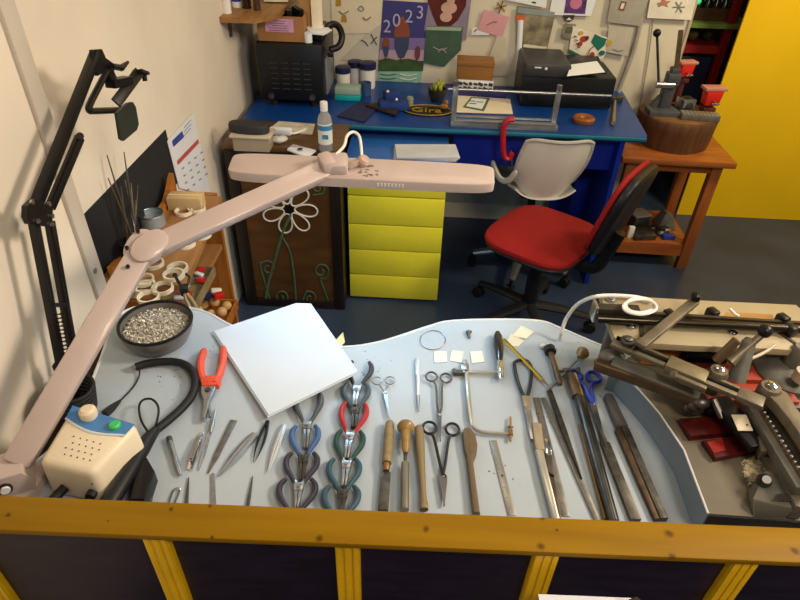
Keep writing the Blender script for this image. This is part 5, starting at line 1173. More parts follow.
# saw frame
sf = thing('piercing_saw', 'jeweller saw frame with a black handle and pale steel frame', 'saw', U(480, 390, z=BZ))
sz_ = BZ + .007; fm = mat('saw_steel', '#c9c5b8', .32, .8, .1, 30)
b = B(); b.bar(U(452, 371.5, z=sz_), U(500, 372.5, z=sz_), .006, .005, bev=.001); b.bar(U(466, 369, z=sz_), U(471, 420, z=sz_), .008, .005, bev=.001)
b.tube(bez([U(471, 418, z=sz_), U(472.5, 426, z=sz_), U(479, 431, z=sz_), U(490, 433, z=sz_), U(511, 434, z=sz_)], 5), .0034, 8); obj('frame', b, fm, sf)
b = B(); b.box(U(465, 368, z=sz_), (.016, .02, .009), bev=.001); b.cyl(U(465, 360, z=sz_), U(466, 369, z=sz_), .0035, 8); obj('slide_clamp', b, steel, sf)
b = B(); b.tube([U(453, 370, z=sz_), U(456, 373, z=sz_), U(463, 373, z=sz_)], [.005, .007, .005], 8); obj('wing_screw', b, dsteel, sf)
b = B(); b.cyl(U(510.5, 417, z=sz_), U(510.5, 441, z=sz_), .0022, 8); b.box(U(510.5, 433, z=sz_), (.008, .012, .009), bev=.001); b.ball(U(510.5, 427, z=sz_), (.006, .003, .004), 8); obj('blade_clamp', b, mat('brassy', '#9c7a50', .35, .8), sf)
hs0, hs1 = U(501, 379, z=sz_ + .004), U(497.5, 332, z=sz_ + .004); hd_ = (hs1 - hs0); HLn = hd_.length; hd_.normalize()
Mz = Matrix.Translation(hs0) @ hd_.to_track_quat('Z', 'Y').to_matrix().to_4x4()
b = B(); b.lathe([(0, HLn * .33), (.005, HLn * .33), (.0085, HLn * .45), (.0115, HLn * .68), (.0105, HLn * .88), (.006, HLn * .98), (0, HLn)], Mz, 18); obj('handle', b, mat('ebony', '#1c1e22', .2, 0, .1, 10, coat=.5), sf)
b = B(); b.lathe([(0, 0), (.005, 0), (.0065, HLn * .08), (.005, HLn * .14), (.0072, HLn * .2), (.0055, HLn * .26), (.0062, HLn * .34), (0, HLn * .34)], Mz, 16); obj('ferrule', b, chrome, sf)
# pencil
t, L = ontool('pencil', 'yellow pencil with a dark stripe lying across the black loop handles', 'pencil', (503.5, 343), (547.5, 389.5)); h = .0105
b = B(); b.lathe([(0, 0), (.0036, 0), (.0036, L * .88), (0, L * .88)], LY(h), 6); obj('barrel', b, mat('pencil_yellow', '#e0bd1c', .4), t, local=True, sharp=20)
b = B(); b.box((0, L * .44, h + .0032), (.0022, L * .86, .0008)); obj('stripe', b, ink, t, local=True)
rod(t, 'wood_tip', [(.0036, L * .88), (.0009, L * .985)], h, handlewood, 10); rod(t, 'lead', [(.0011, L * .98), (.0003, L)], h, ink, 8)
# loop handled cutter
t, L = ontool('loop_cutter', 'black loop handled tool with a pale wooden grip and steel end', 'cutter', (520, 365), (535, 442)); lm = mat('loop_black', '#1e2024', .4)
b = B(); b.tube(bez([(.001, L * .50, .006), (-.012, L * .30, .006), (-.021, L * .06, .006), (-.013, -.008, .006), (0.006, -.006, .006), (.013, .006, .006), (.013, L * .25, .006), (.006, L * .50, .006)], 6), .0036, 9); obj('loop_handle', b, lm, t, local=True)
flat(t, 'collar', [(-.004, L * .48), (.011, L * .48), (.010, L * .62), (-.003, L * .62)], .002, .011, mat('copper_collar', '#b3a48c', .35, .6), .001)
flat(t, 'steel_shank', [(-.003, L * .62), (.010, L * .62), (.009, L), (-.001, L)], .003, .008, steel, .001)
t, L = ontool('folding_knife', 'folding pocket knife with wooden and steel scales lying half open at the counter edge', 'knife', (533, 428), (557, 519))
flat(t, 'wooden_scale', [(-.013, .002), (.004, -.002), (.010, L * .30), (.008, L * .33), (-.006, L * .33)], .004, .016, mat('grey_wood', '#9a8d74', .6, 0, .15, 20, stretch=(6, 1, 1)), .002)
flat(t, 'steel_scale', [(-.004, L * .33), (.0095, L * .31), (.0105, L * .6), (.010, L + .01), (.000, L + .01), (-.002, L * .6)], .003, .015, mat('satin_white', '#d5d2c8', .3, .7, .05, 20), .003)
flat(t, 'chrome_bolster', [(-.021, L * .20), (-.012, L * .16), (-.006, L * .33), (-.010, L * .38), (-.018, L * .36)], .003, .012, chrome, .002)
flat(t, 'dark_bolster', [(-.018, L * .37), (-.006, L * .35), (-.002, L * .56), (-.012, L * .60)], .003, .011, dsteel, .002)
flat(t, 'blade', [(-.012, L * .6), (-.003, L * .58), (-.001, L), (-.004, L * 1.04), (-.007, L * .95)], .002, .007, mat('blade_dull', '#7f7668', .3, .9, .2, 30), .001)
# steel rulers
def ruler(label, a, c, w, m, h=.0015, z=BZ):
    t, L = ontool('steel_ruler', label, 'ruler', a, c, z)
    flat(t, 'strip', [(-w, 0), (w, 0), (w, L), (-w, L)], .0004, .0004 + h, m, .0003)
    b = B(); n = int(L / .004)
    for k in range(n):
        ln = w * (.9 if k % 5 == 0 else .45); b.box((w - ln / 2 - .0004, (k + .7) * .004, .0006 + h), (ln, .0007, .0003))
    obj('scale_marks', b, mat('scale_ink', '#55524c', .5), t, local=True)
    b = B(); b.lathe([(0, 0), (.0022, 0), (.0022, .0004), (0, .0004)], Matrix.Translation((0, L * .5, .0004 + h)), 12); obj('rivet', b, ink, t, local=True); return t
rs_ = mat('ruler_steel', '#b4b2ab', .35, .85, .12, 40); rs2 = mat('ruler_dull', '#8c8a84', .4, .8, .2, 40)
ruler('short pale steel ruler right of the wooden awl', (493, 441), (512, 516), .0068, rs_)
ruler('left one of the two crossing steel rulers, dull grey and scaled', (536, 398), (566, 517), .0068, rs2)
t, L = ontool('steel_ruler', 'right one of the two crossing steel rulers, running to the counter edge', 'ruler', (543, 398), (598, 521), BZ + .0022)
flat(t, 'strip', [(-.005, 0), (.005, 0), (.0055, L), (-.0055, L)], .0004, .0019, rs2, .0003)
b = B()
for k in range(int(L / .004)): b.box((.0018, (k + .7) * .004, .0021), (.005 if k % 5 == 0 else .0025, .0007, .0003))
obj('scale_marks', b, mat('scale_ink', ''), t, local=True)
# needle file crossing
t, L = ontool('flat_file', 'tapered dark square file lying between the rulers and the blowpipe', 'file', (549, 393), (581, 481)); flat(t, 'blade', [(-.005, 0), (.005, 0), (.005, L * .5), (.001, L), (-.001, L), (-.005, L * .5)], .003, .009, mat('file_dark', '#4f4b46', .45, .8, .25, 80), .001)
# burnisher with mushroom knob
t, L = ontool('graver', 'steel graver with a round honey wood knob near the blue scissors', 'graver', (581, 358), (549, 393))
rod(t, 'shank', [(.003, .016), (.0026, L * .5), (.0028, L)], .011, steel, 10); rod(t, 'knob', [(.003, -.012), (.010, -.010), (.0140, -.003), (.0125, .004), (.006, .010), (.004, .018)], .0143, olivewood, 20)
# knurled tool with black knob
t, L = ontool('pin_vise', 'knurled brown metal pin vise with a black knob', 'pin vise', (549, 355), (559, 389))
rod(t, 'body', [(.0058, .006), (.0062, .010), (.0062, L * .85), (.005, L)], .0125, darkbronze, 14); rod(t, 'knob', [(.007, -.010), (.0125, -.008), (.0125, .006), (.007, .009)], .0128, black, 18)
b = B(); b.cyl((-.004, L * .62, .012), (-.045, L * .55, .010), .003, 8); b.box((-.022, L * .58, .011), (.014, .010, .008), bev=.001); b.cyl((-.05, L * .5, .010), (-.046, L * .62, .010), .004, 8); obj('cross_handle', b, dsteel, t, local=True)
b = B(); q = U(542, 348, z=BZ); b.ball(q + Vector((0, 0, .006)), (.006, .006, .006), 12); b.ring(q + Vector((.011, -.004, .004)), .005, .0018, 16, 6); obj('pearl_ring', b, wht, label='small ring with a white bead above the black knob', cat='ring')
# blue scissors
t = scissors('blue_scissors', 'scissors with blue plastic handles beside the long blowpipe', (582, 374), (606, 452), dsteel, .0155, .0042, blue, spread=.0195, piv=.46, bw=.007, bladem=steel, z0=.004)
# long torch tube
t, L = ontool('blowpipe', 'long dark metal blowpipe tube with a brown neck running to the counter edge', 'blowpipe', (571, 378), (611, 521))
rod(t, 'neck', [(.006, 0), (.0085, .006), (.0105, L * .10), (.0105, L * .20)], .012, darkbronze, 16, .004); rod(t, 'bright_neck', [(.005, 0), (.0055, L * .20)], .010, chrome, 12, -.006)
rod(t, 'tube', [(.010, L * .2), (.0112, L * .215), (.0112, L * .5), (.0085, L + .01)], .012, mat('gun_tube', '#5d5f5f', .28, .9, .2, 30), 18)
rod(t, 'side_rod', [(.003, L * .4), (.003, L)], .005, mat('brassy', ''), 8, .011)
# files on the right
fgm = mat('file_grey2', '#66625a', .45, .75, .3, 70)
t, L = ontool('hand_file', 'medium dark file with a thin tang right of the blowpipe', 'file', (596.5, 424), (635, 522)); flat(t, 'tang', [(-.0012, 0), (.0012, 0), (.007, L * .24), (-.005, L * .24)], .002, .007, fgm, .0005); flat(t, 'blade', [(-.008, L * .24), (.0085, L * .22), (.0085, L), (-.0085, L)], .001, .008, fgm, .0008)
t, L = ontool('large_file', 'largest dark file with a rusty brown side along the grey block', 'file', (607, 398), (661, 522))
flat(t, 'handle', [(-.009, .004), (-.004, -.001), (.005, -.001), (.0095, .004), (.011, L * .30), (-.011, L * .30)], .001, .014, mat('grey_handle', '#5a5551', .55, .1, .15, 20), .003)
flat(t, 'blade', [(-.011, L * .32), (.002, L * .30), (.004, L), (-.009, L)], .001, .012, fgm, .001)
flat(t, 'rusty_side', [(.002, L * .30), (.015, L * .32), (.0145, L * .7), (.013, L), (.004, L)], .001, .010, mat('rusty', '#67503a', .6, .3, .5, 40, col2='#332a20'), .002)
# files and awls in the middle
t, L = ontool('wood_file', 'half round file with a long turned wooden handle', 'file', (390, 425), (383, 513))
rod(t, 'handle', [(.005, 0), (.0088, .006), (.0095, L * .2), (.0082, L * .40), (.0092, L * .49), (.0085, L * .515)], .0105, handlewood, 18); rod(t, 'ferrule', [(.006, L * .515), (.0072, L * .54), (.0058, L * .57), (.0055, L * .60)], .0105, mat('brassy', ''), 14)
flat(t, 'blade', [(-.0085, L * .6), (.0085, L * .6), (.0085, L), (-.0085, L)], .004, .010, fgm, .001)
t, L = ontool('burnisher', 'mushroom handled burnisher with a steel tube shaft', 'burnisher', (405.5, 432), (404.5, 514))
rod(t, 'knob', [(.004, -.006), (.014, -.004), (.0165, .002), (.015, .008), (.0085, .014), (.0075, L * .30), (.0055, L * .33), (.0045, L * .36)], .0168, olivewood, 22); rod(t, 'ferrule', [(.0035, L * .36), (.003, L * .46)], .0168 - .003, dsteel, 12); rod(t, 'shaft', [(.0068, L * .46), (.0072, L * .48), (.0072, L)], .011, mat('dull_tube', '#8c877a', .4, .7, .1, 30), 16)
t, L = ontool('wooden_stick', 'plain tapered wooden stick right of the burnisher', 'stick', (418.5, 430), (424, 513)); rod(t, 'stick', [(.006, 0), (.0085, .004), (.0088, L * .2), (.0065, L * .55), (.0052, L * .8), (.0068, L)], .009, wood('grey_stick', '#8f7e5e', '#70603f', 1, .55), 14)
rod(t, 'pale_end', [(.0069, L * .93), (.0070, L)], .009, handlewood, 12)
t, L = ontool('wooden_mallet', 'slim wooden paddle tool with a rounded head', 'wooden tool', (467, 432), (477, 517))
b = B(); b.prism([(-.007, .002), (-.001, -.002), (.007, .001), (.0105, .012), (.0105, L * .28), (.008, L * .36), (.007, L), (-.004, L), (-.003, L * .42), (-.011, L * .32), (-.0145, L * .22), (-.0135, L * .10)], .001, .014, bev=.004); obj('body', b, wood('mallet_wood', '#6f5f48', '#55462f', 1, .5), t, local=True)
b = B(); b.prism([(-.010, L * .10), (-.0005, .008), (.000, L * .33), (-.004, L * .33)], .0138, .0146); obj('dark_cheek', b, wood('mallet_dark', '#75603f', '#5a482e', 1, .55), t, local=True)
for k, (x, y) in enumerate(((637, 343.5), (597, 358), (497, 401))): 
    pass
b = B(); q = U(597, 364, z=BZ); b.lathe([(0, 0), (.006, 0), (.008, .006), (.006, .011), (0, .012)], Matrix.Translation(q), 14); obj('wood_button', b, handlewood, label='small brown wooden button next to the blue scissors', cat='button')

random.seed(31); b = B()
for k in range(90):
    x, y = random.choice([(370, 363), (560, 345), (500, 470), (360, 368), (220, 350), (170, 378), (540, 420), (600, 400)]); q = U(x + random.gauss(0, 9), y + random.gauss(0, 7), z=BZ)
    r = random.uniform(.0006, .0016); b.box(q + Vector((0, 0, r * .4)), (r * 1.6, r, r * .8), (0, 0, random.uniform(0, 3)))
obj('filing_crumbs', b, mat('crumb', '#5a5046', .7), label='scattered tiny dark crumbs of filings on the bench top', cat='crumbs', kind='stuff')
# ---------------------------------------------------------------- engraving machine on the right
PM = thing('engraving_machine', 'grey and bronze pantograph engraving machine with red clamps on the right of the bench', 'engraving machine', (.62, .75, BZ))
gz = .84
gp_ = [U(x, y, z=gz) for x, y in ((620, 371), (640, 391), (660, 414), (684, 450), (708, 513.5), (756, 517))]
ptop = [(p.x, p.y) for p in gp_] + [(1.05, .552), (1.05, .93), (.45, .93), (.40, .89)]
b = B(); b.prism([(p[0] + .002, p[1] - .0015) for p in (ptop[4], ptop[5], ptop[6])] + [(1.05, .60), (ptop[4][0] + .03, .60)], BZ + .002, gz - .004); obj('front_panel', b, mat('dark_front', '#2a2622', .5), PM, label='dark front of the machine base')
b = B(); b.prism(ptop, BZ, gz - .003); obj('base', b, mat('blue_grey_paint', '#8292a0', .5, 0, .08, 8), PM, label='blue grey side of the machine base')
b = B(); b.prism(ptop, gz - .003, gz); obj('bed', b, mat('grey_stone_bed', '#6b6454', .6, 0, .18, 8, bump=.06), PM)
b = B(); b.tube([Vector((p.x, p.y, gz)) for p in gp_[:5]], .0018, 6); obj('bed_edge', b, rimm, PM)
# cream table at the back
tz = .93
tb = [U(x, y, z=tz) for x, y in ((600.5, 294), (640, 296.5), (690, 299.5), (796, 304.5), (815, 320), (830, 352), (760, 348), (690, 345.5), (616, 341), (607, 318))]
b = B(); b.prism([(p.x, p.y) for p in tb], tz - .014, tz, bev=.002); obj('copy_table', b, mat('table_cream', '#a4987a', .5, .1, .08, 8), PM, label='cream copy table')
for x, y in ((.42, .98), (.74, .98), (.50, .92), (.74, .90)):
    b = B(); b.cyl((x, y, gz if y < .93 else BZ), (x, y, tz - .012), .014, 14); obj('table_post', b, castgrey, PM)
def L3(px0, px1, z0, z1=None): return U(*px0, z=z0), U(*px1, z=z1 if z1 else z0)
p, q = L3((594, 311), (815, 323), tz + .016)
b = B(); b.bar(p, p.lerp(q, .20), .020, .026, bev=.001); b.bar(p.lerp(q, .2), q + Vector((0, 0, -.004)), .007, .008); obj('back_rail', b, mat('dark_rail', '#4a443a', .45, .5, .25, 20), PM)
b = B(); b.box(p, (.006, .03, .036), bev=.001); obj('rail_end', b, steel, PM)
p, q = L3((597, 318.5), (815, 330), tz + .014)
b = B(); b.cyl(p, q, .0085, 14); obj('guide_bar', b, mat('guide_dark', '#3c372f', .25, .9, .1, 20), PM)
pz = tz + .0005
def onp(x, y, z=pz): return U(x, y, z=z)
b = B(); b.quad([onp(722, 320), onp(726, 312), onp(772, 314), onp(776, 323)], .001); obj('wood_inlay', b, wood('inlay_wood', '#b48a4c', '#8f6a34', 0, .5), PM)
for x, y in ((712, 314), (782, 320), (790, 330), (669, 316)): b = B(); b.box(onp(x, y, tz + .012), (.018, .022, .022), (0, 0, .4), bev=.003); obj('rail_stop', b, blackm, PM)
b = B(); b.box(onp(642, 330, tz + .001), (.008, .04, .003), (0, 0, -.25)); obj('table_slot', b, mat('slot', '#3e382e', .6), PM)
b = B(); b.box(onp(790, 340, tz + .001), (.006, .05, .003), (0, 0, .5)); obj('table_slot', b, mat('slot', '#3e382e', .6), PM)
def nut(x, y, z, r=.012, h=.014, nm='nut', m=None):
    b = B(); c = U(x, y, z=z); b.lathe([(0, -h), (r * 1.35, -h), (r * 1.35, -h * .35), (r * .8, -h * .3), (r * .8, 0), (r * .5, h * .12), (0, h * .15)], Matrix.Translation(c), 12); return obj(nm, b, m or steel, PM)
nut(632, 325, tz + .006, .006, .006, 'screw'); nut(612, 297, tz + .007, .009, .007, 'screw'); nut(733, 331, tz + .004, .007, .004, 'screw', chrome)
nut(629, 338, tz + .012, .010, .012, 'nut', dsteel)
# linkage arms
az = tz + .03
def arm(nm, a, c, w, h, m, z0=az, z1=None, up=(0, 0, 1), ext=0., bev=.002):
    p, q = L3(a, c, z0, z1); b = B(); b.bar(p, q, w, h, up=up, bev=bev, ext=ext); return obj(nm, b, m, PM)
arm('diagonal_arm', (640, 346), (695, 301), .019, .010, bronze, tz + .022, tz + .034)
b = B(); q = U(696, 297, z=tz + .045); b.lathe([(0, -.03), (.004, -.03), (.004, -.006), (.009, -.005), (.010, .006), (.006, .010), (0, .011)], Matrix.Translation(q), 14); obj('arm_knob', b, blackm, PM)
# slotted frame arm
fz = .925
P0, P1 = U(618, 343, z=fz), U(756, 401, z=fz)
dv = (P1 - P0).normalized(); nv = Vector((-dv.y, dv.x, 0))
for s, w in ((.014, .007), (-.010, .010)):
    b = B(); b.bar(P0 + nv * s, P1 + nv * s * .8, w, .009, bev=.001); obj('slotted_bar', b, bronze, PM)
b = B(); b.bar(P0 + nv * .002 + Vector((0, 0, -.004)), P1 + nv * .002 + Vector((0, 0, -.004)), .012, .006); obj('slot_floor', b, blackm, PM)
b = B(); b.bar(P0 - dv * .01, P0 + dv * .03, .034, .010, bev=.003); obj('arm_end', b, bronze, PM)
b = B(); b.bar(P1 - dv * .03, P1 + dv * .012, .030, .012, bev=.003); obj('arm_end', b, bronze, PM)
b = B(); c = P0.lerp(P1, .52); b.bar(c - dv * .034, c + dv * .034, .034, .018, bev=.002); obj('slider_block', b, mat('slider_bronze', '#80775f', .45, .45, .2, 30, bump=.06), PM)
b = B(); c2_ = c - nv * .026 + dv * .012; b.bar(c2_ - dv * .028, c2_ + dv * .028, .010, .012, bev=.002); b.cyl(c2_ - dv * .03, c2_ - dv * .022 + Vector((0, 0, .004)), .008, 10); obj('slider_lug', b, bronze, PM)
# brown lower bar
p, q = L3((598, 365), (700, 401), .885)
b = B(); b.bar(p, q, .020, .020, bev=.003, ext=.006); obj('brown_bar', b, mat('brown_bar', '#63513f', .35, .7, .2, 30), PM)
b = B(); b.ball(U(701, 403, z=.885), (.016, .012, .012), 12); b.ball(U(694, 406, z=.875), (.012, .010, .012), 12); obj('bar_end', b, dsteel, PM)
b = B(); pA, pB = L3((612, 362), (700, 395), .893); b.bar(pA, pB, .030, .012, bev=.002); obj('inner_bar', b, castgrey, PM)
b = B(); b.ball(U(612, 356, z=.89), (.026, .016, .012), 12); obj('pivot_casting', b, castgrey, PM)
# nut bosses and bent casting on the right
for (x, y, z, r) in ((720, 369, .94, .015), (772, 385.5, .94, .0165)):
    b = B(); c = U(x, y, z=z); b.lathe([(0, -.05), (r * 1.1, -.05), (r * 1.15, -.01), (r * .95, -.002), (0, -.002)], Matrix.Translation(c), 24); bs_ = obj('boss', b, bronze, PM)
    b = B(); b.lathe([(0, -.003), (r * .55, -.003), (r * .55, .003), (r * .3, .005), (0, .005)], Matrix.Translation(c), 6); obj('boss_nut', b, chrome, bs_)
pp = [U(x, y, z=.93) for x, y in ((765, 392), (776, 386), (788, 394), (796, 408), (806, 420), (845, 470), (830, 480), (804, 442), (790, 421), (778, 406))]
b = B(); b.prism([(p.x, p.y) for p in pp], .912, .932, bev=.003); obj('bent_arm', b, mat('bent_bronze', '#7b735f', .5, .4, .2, 25, bump=.08), PM)
# upright cylinders and levers
def up_cyl(nm, x, y, z0, z1, r0, r1, m, dx=0, dy=0):
    c = U(x, y, z=z1); b = B(); b.tube([Vector((c.x, c.y, z0)), Vector((c.x + dx, c.y + dy, z1))], [r0, r1], 16); return obj(nm, b, m, PM)
p, q = U(736, 381, z=.90), U(749, 342, z=.965)
b = B(); b.tube([p, p.lerp(q, .5), q], [.016, .014, .012], 16); b.tube([q, q + (q - p).normalized() * .008], [.012, .007], 16); obj('grey_post', b, castgrey, PM)
p, q = U(730, 362, z=.935), U(764, 333, z=.985)
b = B(); b.tube([p, p.lerp(q, .4), q], [.011, .0065, .006], 12); lvr = obj('lever', b, bronze, PM)
b = B(); b.ball(U(765, 331, z=.99), .0125, 14); obj('ball_grip', b, blackm, lvr)
p, q = U(716, 361, z=.93), U(737, 340, z=.975)
b = B(); b.tube([p, q], [.009, .008], 12); obj('short_pin', b, darkbronze, PM)
b = B(); b.tube(bez([U(735, 361, z=.93), U(752, 358, z=.932), U(765, 352, z=.935), U(775, 345, z=.94)], 6), .0032, 8); obj('grey_tube', b, mat('grey_tube', '#b7ab95', .45), PM)
b = B(); c = U(790, 368, z=.885); b.lathe([(0, -.045), (.055, -.045), (.058, -.01), (.045, .004), (.018, .012), (.014, .05), (.011, .055), (0, .055)], Matrix.Translation(c), 28); obj('round_casting', b, castgrey, PM)
b = B(); b.cyl(U(800, 380, z=.90), U(806, 372, z=.92), .016, 12); obj('pale_knob', b, mat('pale_knob', '#b9ae98', .5), PM)
b = B(); b.quad([U(x, y, z=.865) for x, y in ((788, 395), (812, 392), (812, 408), (793, 408))], .015); obj('right_block', b, dsteel, PM)
# wooden wedge and dark parts beneath the table
b = B(); q0 = [U(x, y, z=.875) for x, y in ((644, 352), (650, 341), (690, 345), (672, 356))]; b.prism([(p.x, p.y) for p in q0], .845, .878, bev=.003); obj('wood_wedge', b, wood('wedge_wood', '#c47c1e', '#9c5c12', 0, .45), PM)
b = B(); c = U(708, 354, z=.87); b.cyl(c + Vector((-.05, 0, 0)), c + Vector((.03, 0, 0)), .018, 16); b.box(c + Vector((.0, .03, -.01)), (.1, .04, .03), bev=.004); obj('motor', b, blackm, PM)
b = B(); c = U(722, 352, z=.875); b.ball(c, (.014, .012, .016), 12); obj('brass_fitting', b, mat('ochre_brass', '#b98a34', .4, .6), PM)
# red plates
rp1 = mat('orange_red_plate', '#9a3a24', .5, 0, .12, 20); rp2 = mat('deep_red_block', '#4a0a0c', .35, 0, .2, 20)
rz0 = .872
for px in (((690, 362), (773, 366), (781, 380), (698, 379)), ((684, 382), (788, 384), (800, 402), (692, 398))):
    b = B(); pr_2 = [U(x, y, z=rz0) for x, y in px]; b.prism([(p.x, p.y) for p in pr_2], gz, rz0, bev=.002); rpl = obj('red_plate', b, rp1, PM)
    b = B(); c = U((px[0][0] + px[1][0]) / 2 + 18, (px[0][1] + px[2][1]) / 2, z=rz0); b.lathe([(0, 0), (.003, 0), (.003, .0006), (0, .0006)], Matrix.Translation(c), 10); obj('plate_hole', b, ink, rpl)
for px, zz, m in ((((680, 418), (742, 414), (752, 430), (691, 436)), .853, rp2), (((703, 440), (770, 433), (776, 446), (716, 458)), .851, rp2), (((742, 416), (782, 414), (790, 432), (752, 432)), .853, mat('maroon', '#3c0a0e', .4))):
    b = B(); pr_2 = [U(x, y, z=zz) for x, y in px]; b.prism([(p.x, p.y) for p in pr_2], gz, zz, bev=.002); obj('red_block', b, m, PM, label='deep red clamping block')
b = B(); pr_2 = [U(x, y, z=.8535) for x, y in ((707, 442), (722, 438), (726, 450), (714, 453))]; b.prism([(p.x, p.y) for p in pr_2], .850, .8535); obj('red_block', b, mat('mid_red', '#8a1c14', .4), PM, label='brighter red end of the near clamping block')
# dark slide with pale tag
P2, P3 = U(718, 399, z=.875), U(760, 448, z=.875)
b = B(); b.bar(P2, P3, .038, .014, bev=.002); sl = obj('dark_slide', b, blackm, PM)
b = B(); pr_2 = [U(x, y, z=.8855) for x, y in ((731, 415), (746, 415), (753, 431), (738, 431))]; b.quad(pr_2[::-1], .001); tgp = obj('pale_tag', b, mat('tag_cream', '#d3c9ae', .6), sl)
b = B(); b.lathe([(0, 0), (.002, 0), (.002, .0005), (0, .0005)], Matrix.Translation(U(747, 425, z=.8868)), 10); obj('tag_hole', b, ink, tgp)
b = B(); b.ball(U(693, 408, z=.86), (.02, .014, .016), 12); b.box(U(720, 408, z=.855), (.05, .03, .02), bev=.003); b.tube([U(713, 399, z=.89), U(722, 418, z=.87)], .006, 8); obj('dark_bracket', b, dsteel, PM)
# rack with beads
P4, P5 = U(757, 402, z=.888), U(812, 492, z=.888)
b = B(); b.bar(P4, P5, .055, .020, bev=.002); rk = obj('rack_bar', b, castgrey, PM)
d5 = (P5 - P4).normalized(); n5 = Vector((d5.y, -d5.x, 0)) 
b = B(); b.bar(P4 + n5 * .008 + Vector((0, 0, .0105)), P5 + n5 * .008 + Vector((0, 0, .0105)), .014, .001); b.bar(P4 - n5 * .016 + Vector((0, 0, .012)), P5 - n5 * .016 + Vector((0, 0, .012)), .012, .004); obj('rack_groove', b, darkbronze, rk)
b = B(); n = 18
for k in range(n): b.ball(P4.lerp(P5, (k + .5) / n) + n5 * .008 + Vector((0, 0, .012)), .0036, 8)
obj('chain', b, steel, rk)
b = B(); pr_2 = [U(x, y, z=.875) for x, y in ((764, 440), (774, 437), (815, 498), (806, 508), (796, 506))]; b.prism([(p.x, p.y) for p in pr_2], .845, .875, bev=.002); obj('near_rail', b, mat('rail_grey', '#7d796c', .5, .4, .15, 20), PM)
b = B(); c = U(768, 447, z=.88); b.prism([(-.018, -.012), (.014, -.012), (.018, .02), (-.010, .02)], -.012, .004, Matrix.Translation(c), bev=.003); obj('rail_cap', b, bronze, PM)
# swarf under the rail
random.seed(9)
b = B(); reg = [(738, 458), (768, 452), (775, 468), (757, 478), (746, 490), (744, 470)]
for k in range(520):
    w = [random.random() ** 1.8 for _ in reg]; s = sum(w); x = sum(a[0] * v for a, v in zip(reg, w)) / s; y = sum(a[1] * v for a, v in zip(reg, w)) / s
    c = U(x, y, z=gz + .0015); d = Vector((random.uniform(-1, 1), random.uniform(-1, 1), random.uniform(-.2, .2))) * .003
    b.tube([c - d, c + d], .0017, 4)
obj('swarf', b, mat('swarf_cream', '#dccfae', .5, .1, .4, 200), label='heap of cream coloured swarf chips under the machine rail', cat='swarf', kind='stuff')
# wedge shaped foot with bolt
w0 = [U(x, y, z=gz) for x, y in ((747, 490), (753, 517), (800, 519), (812, 500))]
wt = [U(x, y, z=gz + .028) for x, y in ((765, 470), (752, 497), (800, 510), (806, 480))]
b = B(); b.hexa([w0[0], w0[1], w0[2], w0[3], wt[0], wt[1] + Vector((.006, .004, -.01)), wt[2], wt[3]], .002); wf = obj('wedge_foot', b, mat('foot_grey', '#77756a', .5, .2, .12, 15), PM)
b = B(); c = U(764, 481, z=gz + .028); ax_ = Vector((-.35, -.35, .87)); b.cyl(c - ax_ * .006, c + ax_ * .004, .011, 14); bb = obj('bolt_seat', b, blackm, wf)
b = B(); b.cyl(c - ax_ * .002 + Vector((.003, 0, 0)), c + ax_ * .010 + Vector((.003, 0, 0)), .0065, 12); obj('bolt', b, mat('bright_bolt', '#c9c8c4', .3, .3), wf)
b = B(); pr_2 = [U(x, y, z=gz + .0295) for x, y in ((775, 501), (779, 494), (790, 494), (794, 502))]; b.quad(pr_2[::-1], .001); obj('shadow_gap', b, ink, wf)
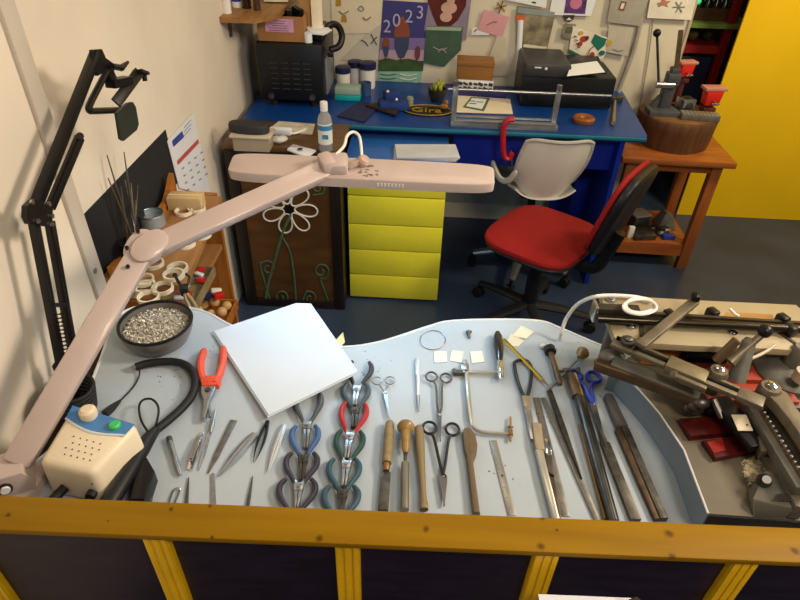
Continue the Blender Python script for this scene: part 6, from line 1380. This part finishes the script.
# loose white cables
b = B(); b.tube(bez([U(561, 334, z=BZ + .02), U(566, 319, z=.83), U(577, 305, z=.88), U(592, 297.5, z=.93), U(610, 295.5, z=tz + .008), U(635, 297, z=tz + .008), U(652, 301, z=tz + .008)], 8), .0042, 10)
b.cyl(U(561, 334, z=BZ + .02), Vector((U(561, 334, z=BZ + .02).x, U(561, 334, z=BZ + .02).y, BZ)), .0042, 10)
obj('white_cable', b, wht, label='thick white cable arching from the bench edge to the cream machine table', cat='cable')
b = B(); lp_ = [U(640 + 14 * math.cos(a) * (1 + .1 * k), 305 + 7.5 * math.sin(a) + k, z=tz + .036 + .004 * k) for k in range(3) for a in [2 * PI * i / 14 for i in range(14)]]
b.tube(bez(lp_, 2), .0026, 7); obj('coiled_white_cord', b, wht, label='small coil of white cord lying on the machine rail', cat='cord')
b = B(); b.tube(bez([U(730, 309, z=tz + .033), U(735, 314, z=tz + .032), U(739, 316, z=tz + .031)], 4), .003, 7); obj('white_chip', b, wht, label='short white plastic strip on the back rail of the machine', cat='strip')
# ---------------------------------------------------------------- light
def area(name, loc, tgt, size, power, col, sy=None, spread=None):
    l = bpy.data.lights.new(name, 'AREA'); l.energy = power; l.color = lin(col); l.size = size
    if sy: l.shape = 'RECTANGLE'; l.size_y = sy
    if spread: l.spread = spread
    o = bpy.data.objects.new(name, l); COL.objects.link(o); o.location = loc
    o.rotation_euler = (Vector(tgt) - Vector(loc)).to_track_quat('-Z', 'Y').to_euler(); return o
l = area('lamp_light', (0, 0, 0), (0, 0, -1), LAMPL - .06, .75, (.42, .82, 1.), .05)
l.matrix_world = LAMPM @ Matrix.Translation((0, 0, -.027))
area('unseen_overhead_light', (.9, -.3, 2.5), (.1, 3.0, 1.0), .5, 15.5, (1., .92, .82), spread=2.3)
area('unseen_overhead_light', (1.75, .9, 2.2), (-.78, .6, .6), .4, 14.5, (1., .92, .83), spread=1.8)  # added fill with no known fixture, brightens the left wall
area('unseen_overhead_light', (2.0, 1.9, 2.4), (1.8, 3.2, .9), .4, 34, (1., .92, .74))  # extra lamp added out of view to brighten the yellow wall
area('unseen_overhead_light', (.2, 1.6, 2.55), (-.1, 2.3, .7), .5, 4, (1., .90, .75))
w = bpy.data.worlds.new('world'); SC.world = w; w.use_nodes = True
w.node_tree.nodes['Background'].inputs[0].default_value = (*lin((1., .95, .88)), 1); w.node_tree.nodes['Background'].inputs[1].default_value = .19
SC.view_settings.view_transform = 'Standard'; SC.view_settings.look = 'None'; SC.view_settings.gamma = 1; SC.view_settings.use_curve_mapping = False
SC.view_settings.exposure = 0.0
SC.render.film_transparent = False
